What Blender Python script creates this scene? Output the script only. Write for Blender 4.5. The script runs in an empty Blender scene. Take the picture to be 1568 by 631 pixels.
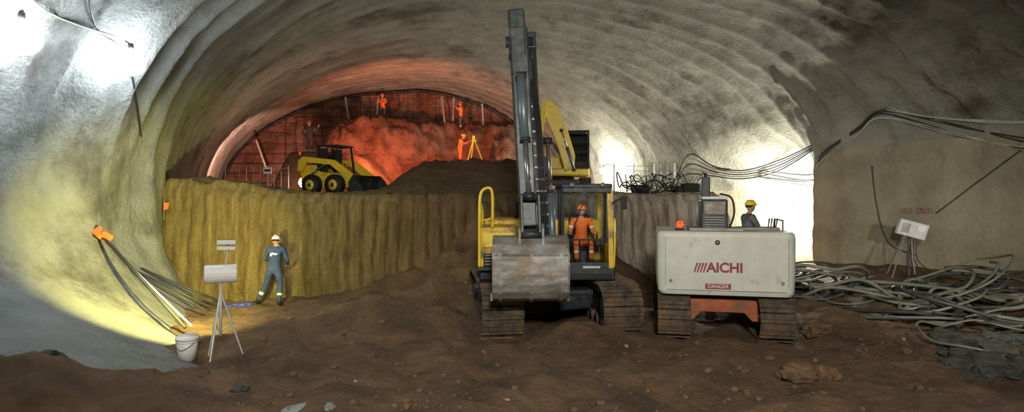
import bpy, bmesh, math, random
from mathutils import Vector, Matrix, Euler, noise
from mathutils.bvhtree import BVHTree
random.seed(7)
sc = bpy.context.scene
COL = sc.collection

# ------------------------------------------------------------------ helpers
def lerp(a, b, t): return a + (b - a) * t
def sm(a, b, x):
    t = max(0.0, min(1.0, (x - a) / (b - a))); return t * t * (3 - 2 * t)
def tab(T, d):
    if d <= T[0][0]: return T[0][1]
    for i in range(len(T) - 1):
        if d <= T[i + 1][0]:
            t = (d - T[i][0]) / (T[i + 1][0] - T[i][0]); return lerp(T[i][1], T[i + 1][1], t)
    return T[-1][1]
def fr(x, y, z, s, o=4):
    return noise.fractal(Vector((x * s, y * s, z * s)), 0.9, 2.1, o)

# ------------------------------------------------------------------ materials
def mat(name, c1, c2=None, rough=0.7, metal=0.0, nscale=3.0, bump=0.0, bscale=20.0, emit=0.0, ecol=None, dirt=0.0,
        dirtcol=(0.16, 0.1, 0.05), stretch=None, c3=None, alpha=1.0, contrast=(0.35, 0.65), dscale=2.3, bdist=0.12):
    m = bpy.data.materials.new(name); m.use_nodes = True
    nt = m.node_tree; N = nt.nodes; L = nt.links; N.clear()
    out = N.new('ShaderNodeOutputMaterial'); bs = N.new('ShaderNodeBsdfPrincipled')
    L.new(bs.outputs[0], out.inputs[0])
    bs.inputs['Roughness'].default_value = rough; bs.inputs['Metallic'].default_value = metal
    tc = N.new('ShaderNodeTexCoord'); mp = N.new('ShaderNodeMapping'); L.new(tc.outputs['Object'], mp.inputs[0])
    if stretch: mp.inputs['Scale'].default_value = stretch
    nz = N.new('ShaderNodeTexNoise'); nz.inputs['Scale'].default_value = nscale; nz.inputs['Detail'].default_value = 8
    nz.inputs['Roughness'].default_value = 0.62
    L.new(mp.outputs[0], nz.inputs['Vector'])
    cr = N.new('ShaderNodeValToRGB'); L.new(nz.outputs[0], cr.inputs[0])
    c2 = c2 or tuple(x * 0.8 for x in c1)
    cr.color_ramp.elements[0].position = contrast[0]; cr.color_ramp.elements[0].color = (*c2, 1)
    cr.color_ramp.elements[1].position = contrast[1]; cr.color_ramp.elements[1].color = (*c1, 1)
    if c3:
        e = cr.color_ramp.elements.new(0.5); e.color = (*c3, 1)
    col = cr.outputs[0]
    if dirt > 0:
        n2 = N.new('ShaderNodeTexNoise'); n2.inputs['Scale'].default_value = dscale; n2.inputs['Detail'].default_value = 9
        n2.inputs['Roughness'].default_value = 0.7
        L.new(tc.outputs['Object'], n2.inputs['Vector'])
        r2 = N.new('ShaderNodeValToRGB'); L.new(n2.outputs[0], r2.inputs[0])
        r2.color_ramp.elements[0].position = 0.62 - dirt * 0.3; r2.color_ramp.elements[0].color = (0, 0, 0, 1)
        r2.color_ramp.elements[1].position = 0.72 - dirt * 0.2; r2.color_ramp.elements[1].color = (1, 1, 1, 1)
        mx = N.new('ShaderNodeMix'); mx.data_type = 'RGBA'
        L.new(r2.outputs[0], mx.inputs[0]); L.new(col, mx.inputs[6]); mx.inputs[7].default_value = (*dirtcol, 1)
        col = mx.outputs[2]
    L.new(col, bs.inputs['Base Color'])
    if bump > 0:
        n3 = N.new('ShaderNodeTexNoise'); n3.inputs['Scale'].default_value = bscale; n3.inputs['Detail'].default_value = 10
        n3.inputs['Roughness'].default_value = 0.65
        L.new(tc.outputs['Object'], n3.inputs['Vector'])
        bp = N.new('ShaderNodeBump'); bp.inputs['Strength'].default_value = min(1, bump); bp.inputs['Distance'].default_value = bdist
        L.new(n3.outputs[0], bp.inputs['Height']); L.new(bp.outputs[0], bs.inputs['Normal'])
    if emit > 0:
        bs.inputs['Emission Color'].default_value = (*(ecol or c1), 1); bs.inputs['Emission Strength'].default_value = emit
    return m

def glassmat(name, tint=(0.72, 0.80, 0.80)):
    m = bpy.data.materials.new(name); m.use_nodes = True
    nt = m.node_tree; N = nt.nodes; L = nt.links; N.clear()
    out = N.new('ShaderNodeOutputMaterial'); mx = N.new('ShaderNodeMixShader'); mx.inputs[0].default_value = 0.07
    t = N.new('ShaderNodeBsdfTransparent'); t.inputs[0].default_value = (*tint, 1)
    g = N.new('ShaderNodeBsdfGlossy'); g.inputs['Roughness'].default_value = 0.08
    L.new(t.outputs[0], mx.inputs[1]); L.new(g.outputs[0], mx.inputs[2]); L.new(mx.outputs[0], out.inputs[0])
    return m

M = {}
M['shot'] = mat('shotcrete', (0.345, 0.345, 0.29), (0.19, 0.192, 0.158), 0.9, nscale=0.8, bump=0.9, bscale=8, c3=(0.275, 0.275, 0.23), contrast=(0.3, 0.7),
                dirt=0.34, dirtcol=(0.11, 0.10, 0.075), dscale=0.33, bdist=0.12)
def bluish_left(m):
    # cool lamp light painted into the shotcrete colour on the cavern's left flank
    nt = m.node_tree; N = nt.nodes; L = nt.links
    bs = [n for n in N if n.type == 'BSDF_PRINCIPLED'][0]; src = bs.inputs['Base Color'].links[0].from_socket
    tc = N.new('ShaderNodeTexCoord'); sep = N.new('ShaderNodeSeparateXYZ'); L.new(tc.outputs['Object'], sep.inputs[0])
    a = N.new('ShaderNodeMapRange'); a.inputs[1].default_value = -3.5; a.inputs[2].default_value = -7.5; L.new(sep.outputs[0], a.inputs[0])
    b = N.new('ShaderNodeMapRange'); b.inputs[1].default_value = 19; b.inputs[2].default_value = 14; L.new(sep.outputs[1], b.inputs[0])
    mu = N.new('ShaderNodeMath'); mu.operation = 'MULTIPLY'; L.new(a.outputs[0], mu.inputs[0]); L.new(b.outputs[0], mu.inputs[1])
    mx = N.new('ShaderNodeMix'); mx.data_type = 'RGBA'; mx.blend_type = 'MULTIPLY'
    L.new(mu.outputs[0], mx.inputs[0]); L.new(src, mx.inputs[6]); mx.inputs[7].default_value = (1.0, 1.02, 1.14, 1)
    L.new(mx.outputs[2], bs.inputs['Base Color'])
bluish_left(M['shot'])
M['shotR'] = mat('shotcrete_beige', (0.42, 0.375, 0.26), (0.22, 0.195, 0.13), 0.9, nscale=0.6, bump=0.8, bscale=7, contrast=(0.3, 0.7), bdist=0.12)
M['ground'] = mat('earth', (0.28, 0.165, 0.078), (0.085, 0.05, 0.025), 0.95, nscale=1.0, bump=1.0, bscale=3.5, c3=(0.175, 0.103, 0.05), contrast=(0.3, 0.7), bdist=0.30)
M['red'] = mat('red_soil', (0.50, 0.24, 0.15), (0.20, 0.085, 0.05), 0.95, nscale=1.3, bump=1.0, bscale=1.6, bdist=0.6)
M['yellow'] = mat('yellow_paint', (0.80, 0.50, 0.03), (0.62, 0.37, 0.02), 0.45, nscale=4, dirt=0.45)
M['yellowc'] = mat('yellow_clean', (0.88, 0.66, 0.04), (0.78, 0.54, 0.03), 0.4, nscale=4, dirt=0.1)
M['dark'] = mat('dark_steel', (0.045, 0.052, 0.056), (0.02, 0.024, 0.028), 0.5, 0.3, nscale=3, dirt=0.3, dirtcol=(0.10, 0.09, 0.075))
M['boom'] = mat('boom_paint', (0.045, 0.055, 0.06), (0.02, 0.026, 0.03), 0.45, 0.2, nscale=4, dirt=0.35, dirtcol=(0.10, 0.10, 0.09))
M['black'] = mat('black_rubber', (0.02, 0.02, 0.02), (0.01, 0.01, 0.01), 0.7)
M['track'] = mat('muddy_track', (0.15, 0.115, 0.08), (0.045, 0.037, 0.03), 0.8, 0.2, nscale=6, bump=0.6, bscale=20, dirt=0.55, dirtcol=(0.20, 0.125, 0.065), bdist=0.06)
M['bucket'] = mat('worn_steel', (0.40, 0.39, 0.36), (0.15, 0.145, 0.13), 0.55, 0.35, nscale=3, dirt=0.5, dirtcol=(0.23, 0.175, 0.12), stretch=(1, 1, 2.4), bump=0.4, bscale=10, bdist=0.05)
M['chrome'] = mat('piston_chrome', (0.6, 0.62, 0.63), (0.5, 0.5, 0.5), 0.25, 0.9)
M['steelblue'] = mat('cylinder_steel', (0.20, 0.25, 0.27), (0.12, 0.16, 0.17), 0.4, 0.4)
M['cream'] = mat('cream_paint', (0.64, 0.65, 0.55), (0.54, 0.55, 0.46), 0.45, nscale=2.5, dirt=0.15, dirtcol=(0.40, 0.36, 0.26))
M['grey'] = mat('grey_metal', (0.30, 0.30, 0.28), (0.18, 0.18, 0.17), 0.5, 0.4, nscale=5)
M['lgrey'] = mat('light_grey', (0.62, 0.63, 0.62), (0.5, 0.5, 0.5), 0.5, 0.1, nscale=5)
M['white'] = mat('white_plastic', (0.86, 0.86, 0.82), (0.76, 0.76, 0.72), 0.4, nscale=5)
M['oframe'] = mat('orange_frame', (0.50, 0.12, 0.03), (0.3, 0.07, 0.02), 0.6, nscale=4, dirt=0.5, dirtcol=(0.15, 0.09, 0.05))
M['beacon'] = mat('beacon_amber', (0.9, 0.12, 0.03), (0.8, 0.1, 0.02), 0.2, emit=0.5, ecol=(1, 0.12, 0.03))
M['redp'] = mat('red_paint', (0.30, 0.03, 0.05), (0.24, 0.03, 0.04), 0.5)
M['orange'] = mat('orange_cloth', (0.95, 0.20, 0.02), (0.75, 0.14, 0.015), 0.85, nscale=9, bump=0.3, bscale=12, bdist=0.03)
M['navy'] = mat('navy_cloth', (0.05, 0.085, 0.20), (0.028, 0.048, 0.12), 0.85, nscale=7, bump=0.5, bscale=9, bdist=0.04)
M['dkcloth'] = mat('dark_cloth', (0.12, 0.085, 0.08), (0.07, 0.05, 0.045), 0.85, nscale=7, bump=0.3, bscale=12, bdist=0.03)
M['greycloth'] = mat('grey_cloth', (0.16, 0.17, 0.17), (0.08, 0.09, 0.09), 0.85, nscale=7, bump=0.3, bscale=12, bdist=0.03)
M['reflect'] = mat('reflective_band', (0.8, 0.82, 0.78), (0.7, 0.7, 0.68), 0.4)
M['skin'] = mat('skin', (0.52, 0.30, 0.20), (0.44, 0.25, 0.16), 0.6, nscale=10)
M['hair'] = mat('hair', (0.03, 0.02, 0.015), (0.015, 0.01, 0.01), 0.8)
M['boot'] = mat('boot', (0.03, 0.025, 0.02), (0.015, 0.012, 0.01), 0.6)
M['helw'] = mat('helmet_white', (0.85, 0.87, 0.9), (0.8, 0.82, 0.85), 0.3)
M['hely'] = mat('helmet_yellow', (0.9, 0.62, 0.03), (0.85, 0.55, 0.02), 0.3)
M['helo'] = mat('helmet_orange', (0.85, 0.20, 0.04), (0.8, 0.16, 0.03), 0.3)
M['hoseg'] = mat('hose_grey', (0.20, 0.215, 0.18), (0.09, 0.10, 0.08), 0.6, nscale=2, dirt=0.45, dirtcol=(0.14, 0.10, 0.06))
M['hosed'] = mat('hose_dark', (0.05, 0.052, 0.05), (0.025, 0.025, 0.025), 0.5, nscale=3)
M['cable'] = mat('cable_black', (0.02, 0.02, 0.02), (0.03, 0.03, 0.03), 0.5)
M['cablew'] = mat('cable_light', (0.42, 0.42, 0.36), (0.3, 0.3, 0.26), 0.6)
M['stone'] = mat('rock', (0.085, 0.088, 0.07), (0.03, 0.032, 0.027), 0.85, nscale=5, bump=0.5, bscale=10)
M['stonel'] = mat('pale_rock', (0.34, 0.35, 0.33), (0.2, 0.2, 0.19), 0.85, nscale=5, bump=0.5, bscale=10)
M['clod'] = mat('earth_clod', (0.22, 0.13, 0.063), (0.09, 0.054, 0.027), 0.95, nscale=5, bump=0.6, bscale=10)
M['blue'] = mat('blue_tarpaulin', (0.06, 0.10, 0.55), (0.04, 0.06, 0.35), 0.6, nscale=5)
M['lampc'] = mat('lamp_cool', (1, 1, 1), (1, 1, 1), emit=100, ecol=(0.80, 0.91, 1.0))
M['lampw'] = mat('lamp_white', (1, 1, 1), (1, 1, 1), emit=1500, ecol=(1.0, 0.98, 0.86))
M['lampw2'] = mat('lamp_white_far', (1, 1, 1), (1, 1, 1), emit=850, ecol=(1.0, 0.96, 0.83))
M['lampr'] = mat('lamp_red', (1, 1, 1), (1, 1, 1), emit=120, ecol=(1.0, 0.50, 0.34))
M['eyew'] = mat('eye_white', (0.8, 0.8, 0.8)); M['eyed'] = mat('eye_dark', (0.03, 0.02, 0.02)); M['lip'] = mat('lips', (0.4, 0.15, 0.12))
M['glass'] = glassmat('cab_glass')

# bench material: mustard soil on the left, pale pinkish clay to the right, pale vertical scrape streaks
def benchmat():
    m = bpy.data.materials.new('bench_soil'); m.use_nodes = True
    nt = m.node_tree; N = nt.nodes; L = nt.links; bs = N['Principled BSDF']; bs.inputs['Roughness'].default_value = 0.92
    tc = N.new('ShaderNodeTexCoord'); sep = N.new('ShaderNodeSeparateXYZ'); L.new(tc.outputs['Object'], sep.inputs[0])
    def mrange(src, a, b):
        q = N.new('ShaderNodeMapRange'); q.inputs[1].default_value = a; q.inputs[2].default_value = b; L.new(src, q.inputs[0]); return q.outputs[0]
    def mixc(f, a, b):
        q = N.new('ShaderNodeMix'); q.data_type = 'RGBA'; L.new(f, q.inputs[0])
        if isinstance(a, tuple): q.inputs[6].default_value = (*a, 1)
        else: L.new(a, q.inputs[6])
        if isinstance(b, tuple): q.inputs[7].default_value = (*b, 1)
        else: L.new(b, q.inputs[7])
        return q.outputs[2]
    mp = N.new('ShaderNodeMapping'); mp.inputs['Scale'].default_value = (3.6, 1.6, 0.40); L.new(tc.outputs['Object'], mp.inputs[0])
    nz = N.new('ShaderNodeTexNoise'); nz.inputs['Scale'].default_value = 1.6; nz.inputs['Detail'].default_value = 8; nz.inputs['Roughness'].default_value = 0.65; L.new(mp.outputs[0], nz.inputs[0])
    nr = N.new('ShaderNodeTexNoise'); nr.inputs['Scale'].default_value = 1.1; nr.inputs['Detail'].default_value = 9; nr.inputs['Roughness'].default_value = 0.65; L.new(tc.outputs['Object'], nr.inputs[0])
    def ramp(p0, c0, p1, c1, src=None):
        r = N.new('ShaderNodeValToRGB'); L.new((src or nz).outputs[0], r.inputs[0])
        r.color_ramp.elements[0].position = p0; r.color_ramp.elements[0].color = (*c0, 1)
        r.color_ramp.elements[1].position = p1; r.color_ramp.elements[1].color = (*c1, 1); return r.outputs[0]
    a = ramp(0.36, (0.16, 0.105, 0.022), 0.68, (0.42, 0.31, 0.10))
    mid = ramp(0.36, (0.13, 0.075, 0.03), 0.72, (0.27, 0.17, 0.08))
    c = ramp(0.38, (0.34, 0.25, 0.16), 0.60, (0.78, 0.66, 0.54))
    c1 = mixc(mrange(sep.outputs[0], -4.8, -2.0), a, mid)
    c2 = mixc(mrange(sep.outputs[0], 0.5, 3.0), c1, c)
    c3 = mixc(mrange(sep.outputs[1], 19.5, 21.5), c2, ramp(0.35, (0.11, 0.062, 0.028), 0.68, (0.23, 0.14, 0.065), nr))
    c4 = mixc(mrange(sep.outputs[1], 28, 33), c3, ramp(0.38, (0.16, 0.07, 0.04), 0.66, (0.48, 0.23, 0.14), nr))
    L.new(c4, bs.inputs['Base Color'])
    n3 = N.new('ShaderNodeTexNoise'); n3.inputs['Scale'].default_value = 3.5; n3.inputs['Detail'].default_value = 10; n3.inputs['Roughness'].default_value = 0.68; L.new(tc.outputs['Object'], n3.inputs[0])
    bp = N.new('ShaderNodeBump'); bp.inputs['Distance'].default_value = 0.30; bp.inputs['Strength'].default_value = 1.0
    L.new(n3.outputs[0], bp.inputs['Height']); L.new(bp.outputs[0], bs.inputs['Normal'])
    return m
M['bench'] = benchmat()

# ------------------------------------------------------------------ mesh builder
class B:
    def __init__(s, name): s.name = name; s.bm = bmesh.new(); s.mats = []; s.M = Matrix.Identity(4)
    def mi(s, m):
        m = M[m] if isinstance(m, str) else m
        if m not in s.mats: s.mats.append(m)
        return s.mats.index(m)
    def merge(s, b2, m, smooth=False, xf=None):
        i = s.mi(m)
        for f in b2.faces: f.material_index = i; f.smooth = smooth
        b2.transform(s.M @ (xf or Matrix.Identity(4)))
        me = bpy.data.meshes.new('t'); b2.to_mesh(me); b2.free(); s.bm.from_mesh(me); bpy.data.meshes.remove(me)
    def box(s, c, size, m, rot=(0, 0, 0), bevel=0.0, seg=2):
        b = bmesh.new(); bmesh.ops.create_cube(b, size=1)
        bmesh.ops.scale(b, vec=size, verts=b.verts)
        if bevel: bmesh.ops.bevel(b, geom=list(b.edges), offset=bevel, segments=seg, profile=0.5, affect='EDGES')
        s.merge(b, m, False, Matrix.Translation(c) @ Euler(rot).to_matrix().to_4x4())
    def cyl(s, p1, p2, r1, r2, m, seg=16, smooth=True):
        p1 = Vector(p1); p2 = Vector(p2); d = p2 - p1
        b = bmesh.new(); bmesh.ops.create_cone(b, cap_ends=True, segments=seg, radius1=r1, radius2=r2, depth=d.length)
        q = d.to_track_quat('Z', 'Y').to_matrix().to_4x4()
        s.merge(b, m, smooth and seg > 8, Matrix.Translation((p1 + p2) / 2) @ q)
    def ell(s, c, r, m, rot=(0, 0, 0), u=16, v=10, zmin=None):
        b = bmesh.new(); bmesh.ops.create_uvsphere(b, u_segments=u, v_segments=v, radius=1)
        if zmin is not None:
            bmesh.ops.delete(b, geom=[x for x in b.verts if x.co.z < zmin], context='VERTS')
        bmesh.ops.scale(b, vec=r, verts=b.verts)
        s.merge(b, m, True, Matrix.Translation(c) @ Euler(rot).to_matrix().to_4x4())
    def prism(s, pts, axis, a0, a1, m, bevel=0.0):
        b = bmesh.new()
        def P(a, p):
            return {'x': (a, p[0], p[1]), 'y': (p[0], a, p[1]), 'z': (p[0], p[1], a)}[axis]
        v0 = [b.verts.new(P(a0, p)) for p in pts]; v1 = [b.verts.new(P(a1, p)) for p in pts]
        b.faces.new(v0); b.faces.new(v1[::-1]); n = len(pts)
        for i in range(n): b.faces.new((v0[i], v1[i], v1[(i + 1) % n], v0[(i + 1) % n]))
        bmesh.ops.recalc_face_normals(b, faces=b.faces)
        if bevel: bmesh.ops.bevel(b, geom=list(b.edges), offset=bevel, segments=2, profile=0.5, affect='EDGES')
        s.merge(b, m, False)
    def beam(s, p1, p2, w1, h1, w2, h2, m, bevel=0.02):
        p1 = Vector(p1); p2 = Vector(p2); d = (p2 - p1); L = d.length
        z = d.normalized(); x = Vector((1, 0, 0)); x = (x - z * x.dot(z)).normalized(); y = z.cross(x)
        R = Matrix((x, y, z)).transposed().to_4x4()
        b = bmesh.new(); bmesh.ops.create_cube(b, size=1)
        for v in b.verts:
            t = v.co.z + 0.5; v.co.x *= lerp(w1, w2, t); v.co.y *= lerp(h1, h2, t); v.co.z *= L
        if bevel: bmesh.ops.bevel(b, geom=list(b.edges), offset=bevel, segments=2, profile=0.5, affect='EDGES')
        s.merge(b, m, False, Matrix.Translation((p1 + p2) / 2) @ R)
    def tube(s, pts, r, m, seg=8, sub=6, closed=False):
        P = [Vector(p) for p in pts]
        if sub > 1 and len(P) > 2:
            Q = []; n = len(P)
            for i in range(n - 1):
                a = P[max(0, i - 1)]; b_ = P[i]; c = P[i + 1]; d = P[min(n - 1, i + 2)]
                for k in range(sub):
                    t = k / sub
                    Q.append(0.5 * ((2 * b_) + (c - a) * t + (2 * a - 5 * b_ + 4 * c - d) * t * t + (-a + 3 * b_ - 3 * c + d) * t ** 3))
            Q.append(P[-1]); P = Q
        b = bmesh.new(); rings = []; up = Vector((0.13, 0.21, 1)).normalized()
        for i, p in enumerate(P):
            t = (P[min(i + 1, len(P) - 1)] - P[max(i - 1, 0)]).normalized()
            x = t.cross(up)
            if x.length < 1e-3: x = t.cross(Vector((1, 0, 0)))
            x.normalize(); y = x.cross(t); up = y
            rings.append([b.verts.new(p + (x * math.cos(a) + y * math.sin(a)) * r) for a in [2 * math.pi * k / seg for k in range(seg)]])
        for i in range(len(rings) - 1):
            for k in range(seg):
                b.faces.new((rings[i][k], rings[i][(k + 1) % seg], rings[i + 1][(k + 1) % seg], rings[i + 1][k]))
        b.faces.new(rings[0][::-1]); b.faces.new(rings[-1])
        bmesh.ops.recalc_face_normals(b, faces=b.faces)
        s.merge(b, m, True)
    def addmesh(s, me, xf, mats):
        b = bmesh.new(); b.from_mesh(me); idx = [s.mi(x) for x in mats]
        for f in b.faces: f.material_index = idx[min(f.material_index, len(idx) - 1)]; f.smooth = True
        b.transform(s.M @ xf)
        if (s.M @ xf).determinant() < 0: bmesh.ops.reverse_faces(b, faces=b.faces)
        t = bpy.data.meshes.new('t'); b.to_mesh(t); b.free(); s.bm.from_mesh(t); bpy.data.meshes.remove(t)
    def done(s, loc=(0, 0, 0), rot=(0, 0, 0), scale=1.0, parent=None):
        me = bpy.data.meshes.new(s.name); s.bm.to_mesh(me); s.bm.free()
        for m in s.mats: me.materials.append(m)
        o = bpy.data.objects.new(s.name, me); COL.objects.link(o)
        o.location = loc; o.rotation_euler = rot; o.scale = (scale,) * 3
        if parent: o.parent = parent
        return o

def gridobj(name, rows, material, flip=False):
    b = bmesh.new(); V = [[b.verts.new(p) for p in r] for r in rows]
    for i in range(len(V) - 1):
        for j in range(len(V[0]) - 1):
            f = (V[i][j], V[i][j + 1], V[i + 1][j + 1], V[i + 1][j])
            fc = b.faces.new(f[::-1] if flip else f); fc.smooth = True
    me = bpy.data.meshes.new(name); b.to_mesh(me); b.free(); me.materials.append(material)
    o = bpy.data.objects.new(name, me); COL.objects.link(o); return o

# ------------------------------------------------------------------ tunnel shell
TL = [(-8, -10.2), (6, -9.4), (10, -9.2), (15, -9.3), (16.3, -9.7), (22, -12.1), (30, -15.6), (38, -18.9)]
TR = [(-8, 16.5), (14, 16.5), (17, 15.6), (19, 13.9), (21, 11.9), (22.3, 11.4), (23, 11.9), (24.2, 13.2), (26, 12.4), (28, 9.8), (30, 6.9), (38, 2.8)]
TX = [(-8, 4.2), (10, 3.0), (20, 0.5), (30, -4.0), (38, -6.5)]
TI = [(-8, 5.2), (8, 4.7), (9.2, 4.0), (10.4, 3.1), (12, 2.3), (16, 0.9), (20, 0.4), (38, 0.2)]
def ribs(d):
    p = d / 0.95 + 0.12 * math.sin(d * 1.7); f = p - math.floor(p)
    amp = 0.6 + 0.4 * math.sin(math.floor(p) * 2.7)
    return 0.6 + ((abs(math.sin(math.pi * p)) ** 0.40) - 0.6) * (0.6 + 0.6 * amp)
def shell(d, side, s):
    """side -1/+1, s in 0..1 : wall (0..0.35) then vault (0.35..1)."""
    X = tab(TX, d); Z = lerp(10.4, 9.68, sm(5, 38, d))
    z0 = 2.76 if side < 0 else lerp(4.4, 2.76, sm(19, 28, d))
    E = tab(TL, d) if side < 0 else tab(TR, d)
    w = abs(E - X)
    if s < 0.35:
        t = s / 0.35; z = lerp(-0.7, z0, t); x = E
        if side < 0 and z < 2.6:
            x += tab(TI, d) * ((2.6 - max(z, -0.3)) / 2.6) ** 2.3
        nx, nz = side, 0.0
    else:
        a = (s - 0.35) / 0.65 * math.pi / 2
        x = X + side * w * math.cos(a); z = z0 + (Z - z0) * math.sin(a)
        nx, nz = side * math.cos(a), math.sin(a)
    if side > 0 and z > z0:
        t = sm(z0, z0 + 2.5, z)
        ws = abs(tab([(-8, 16.5), (12, 16.5), (30, 7.4), (38, 2.8)], d) - X)
        x = lerp(x, X + ws * math.cos((s - 0.35) / 0.65 * math.pi / 2), t * 0.8)
    vw = sm(2.0, 5.5, z)
    near = 1 - sm(16, 22, d)
    off = (ribs(d + 0.05 * fr(x, d, z, 0.3, 2)) - 0.6) * 0.18 * (0.3 + 0.7 * vw) * sm(8, 13, d)
    off += fr(x, d, z, 0.33, 3) * 0.07 + fr(x + 9, d, z, 2.0, 5) * 0.04 * (1 + 1.0 * (side > 0) * vw * near)
    if side > 0: off += (fr(x, d, z, 2.3, 5) * 0.10 + fr(x, d, z, 0.8, 3) * 0.07) * vw * near
    if side > 0: off += 0.12 * sm(z0 - 0.1, z0 + 0.4, z) * near
    if side < 0: off += (0.11 * math.sin(d * 2.3 + 0.5 * math.sin(z)) + 0.04 * math.sin(d * 5.1 + z)) * sm(9.5, 12, d) * (1 - vw * 0.5) * (1 - sm(16, 19, d)) * sm(0.2, 1.6, z)
    return Vector((x + nx * off, d, z + nz * off))
DS = []; d = -7.0
while d < 38.6:
    DS.append(d); d += 0.4 if d < 3 else 0.095
NSL = 140
SL = [i / NSL for i in range(NSL + 1)]
left = [[shell(d, -1, s) for s in SL] for d in DS]
right = [[shell(d, 1, s) for s in SL] for d in DS]
for i in range(len(DS)):
    c = (left[i][-1] + right[i][-1]) / 2; dl = c - left[i][-1]; dr = c - right[i][-1]
    for k in range(14):
        t = 1 - k / 14
        left[i][NSL - k] = left[i][NSL - k] + dl * t
        right[i][NSL - k] = right[i][NSL - k] + dr * t
cut = 51
wl = gridobj('wall_left', [r[:cut + 1] for r in left], M['shot'])
wr = gridobj('wall_right', [r[:cut + 1] for r in right], M['shotR'], True)
cl = gridobj('ceiling', [l[cut:] + r[cut:NSL][::-1] for l, r in zip(left, right)], M['shot'])
def bvh_of(objs):
    vs = []; ps = []
    for o in objs:
        k = len(vs); vs += [v.co.copy() for v in o.data.vertices]; ps += [[k + i for i in p.vertices] for p in o.data.polygons]
    return BVHTree.FromPolygons(vs, ps)
TB = bvh_of([wl, wr, cl])
def snap(p, off=0.05):
    p = Vector(p); h, n, i, ds = TB.find_nearest(p)
    inward = (Vector((tab(TX, p.y), p.y, 3.5)) - h).normalized()
    if n.dot(inward) < 0: n = -n
    return h + n * off

def capwall(name, ring, y, material, amp, flip):
    cx = sum(p.x for p in ring) / len(ring); rows = []
    for k in range(61):
        t = k / 60; row = []
        for p in ring:
            q = Vector((lerp(cx, p.x, t), y, lerp(3.5, p.z, t)))
            q.y += (fr(q.x, 0, q.z, 0.5, 6) * amp) * (1 - t ** 8)
            row.append(q)
        rows.append(row)
    return gridobj(name, rows, material, flip)
iF = min(range(len(DS)), key=lambda i: abs(DS[i] - 38.2))
capwall('wall_far', left[iF] + right[iF][:-1][::-1], DS[iF], M['red'], 0.7, False)
capwall('wall_back', left[0] + right[0][:-1][::-1], DS[0], M['shot'], 0.1, True)

# ------------------------------------------------------------------ ground
def gz(x, y):
    z = fr(x, y, 0, 0.35, 3) * 0.10 + fr(x, y, 3, 1.2, 5) * 0.15 * (1 - 0.5 * sm(14, 20, y))
    z += 0.92 * math.exp(-(((x + 6.9) / 2.3) ** 2 + ((y - 7.2) / 1.0) ** 2))
    z += 0.28 * math.exp(-(((x - 3.6) / 1.2) ** 2 + ((y - 9.2) / 0.5) ** 2))
    z += 0.30 * math.exp(-(((x - 1.2) / 0.9) ** 2 + ((y - 11.0) / 0.5) ** 2))
    z += 0.22 * math.exp(-(((x - 6.8) / 1.1) ** 2 + ((y - 12.6) / 1.5) ** 2))
    z += 0.35 * sm(9.5, 13, x) * sm(7, 11, y)
    z += 0.55 * math.exp(-(((x + 2.6) / 1.9) ** 2 + ((y - 12.6) / 0.9) ** 2))
    dx = x - 0.6; dy = y - 17.7
    rx = 6.1 if dx < 0 else 4.2
    r = math.sqrt((dx / rx) ** 2 + (dy / 3.7) ** 2)
    if r < 1: z += 3.0 * (1 - r) ** 1.35 * (1 + 0.30 * fr(x, y, 1, 0.9, 5))
    return z
XS = []; x = -19.0
while x < 18.5:
    XS.append(x); x += 0.07 if -8.5 < x < 13 else 0.3
YS = []; y = -7.0
while y < 30:
    YS.append(y); y += 0.3 if y < 5.5 else (0.065 if y < 13 else 0.11)
gridobj('floor', [[Vector((x, y, gz(x, y))) for x in XS] for y in YS], M['ground'])

# ------------------------------------------------------------------ bench
def benchtop(x, y):
    z = 2.80 + 0.45 * (1 - sm(-9.5, -5.0, x)) * (1 - sm(17, 21, y)) + fr(x, y, 5, 0.6, 4) * 0.10
    z += 0.10 * fr(x, y, 8, 1.6, 4) * (1 - sm(19, 21, y))
    br = sm(-5.6, -3.3, x) * (1 - sm(0.2, 1.9, x)) * sm(18.0, 23.5, y)
    z += br * (1.22 + 0.045 * (y - 23)) * (1 + 0.25 * fr(x, y, 2, 0.8, 5))
    sh = sm(-12.2, -10.9, x) * (1 - sm(-8.0, -5.5, x)) * sm(27.6, 29.2, y)
    z = max(z, 2.8 + sh * 2.05 + fr(x, y, 4, 0.7, 4) * 0.15)
    edge = lerp(30.8, 34.2, sm(-8.5, -3.5, x)) + fr(x, 0, 0, 0.5, 4) * 0.8
    pl = sm(-11.9, -9.3, x + 0.12 * (36 - y)) * (0.75 * sm(edge - 0.8, edge + 1.8, y) + 0.25 * sm(edge + 1.0, edge + 3.0, y)) * (1 - 0.5 * sm(1.5, 3, x))
    z = max(z, 2.8 + pl * (4.35 + fr(x, y, 7, 0.9, 6) * 0.55))
    return z
poly = [(-9.95, 16.2), (-6.0, 16.4), (-2.5, 17.0), (1.0, 17.9), (4.0, 18.5), (6.6, 19.0), (7.3, 20.2), (7.8, 24.0), (8.4, 29.0)]
lens = [0]
for a, b_ in zip(poly, poly[1:]): lens.append(lens[-1] + math.dist(a, b_))
def alongp(s):
    L = s * lens[-1]
    for i in range(len(poly) - 1):
        if L <= lens[i + 1] + 1e-6:
            t = (L - lens[i]) / (lens[i + 1] - lens[i]); a, c = poly[i], poly[i + 1]
            dx, dy = c[0] - a[0], c[1] - a[1]; n = math.hypot(dx, dy)
            return lerp(a[0], c[0], t), lerp(a[1], c[1], t), dy / n, -dx / n, L
NS = 700
cols = []
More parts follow.
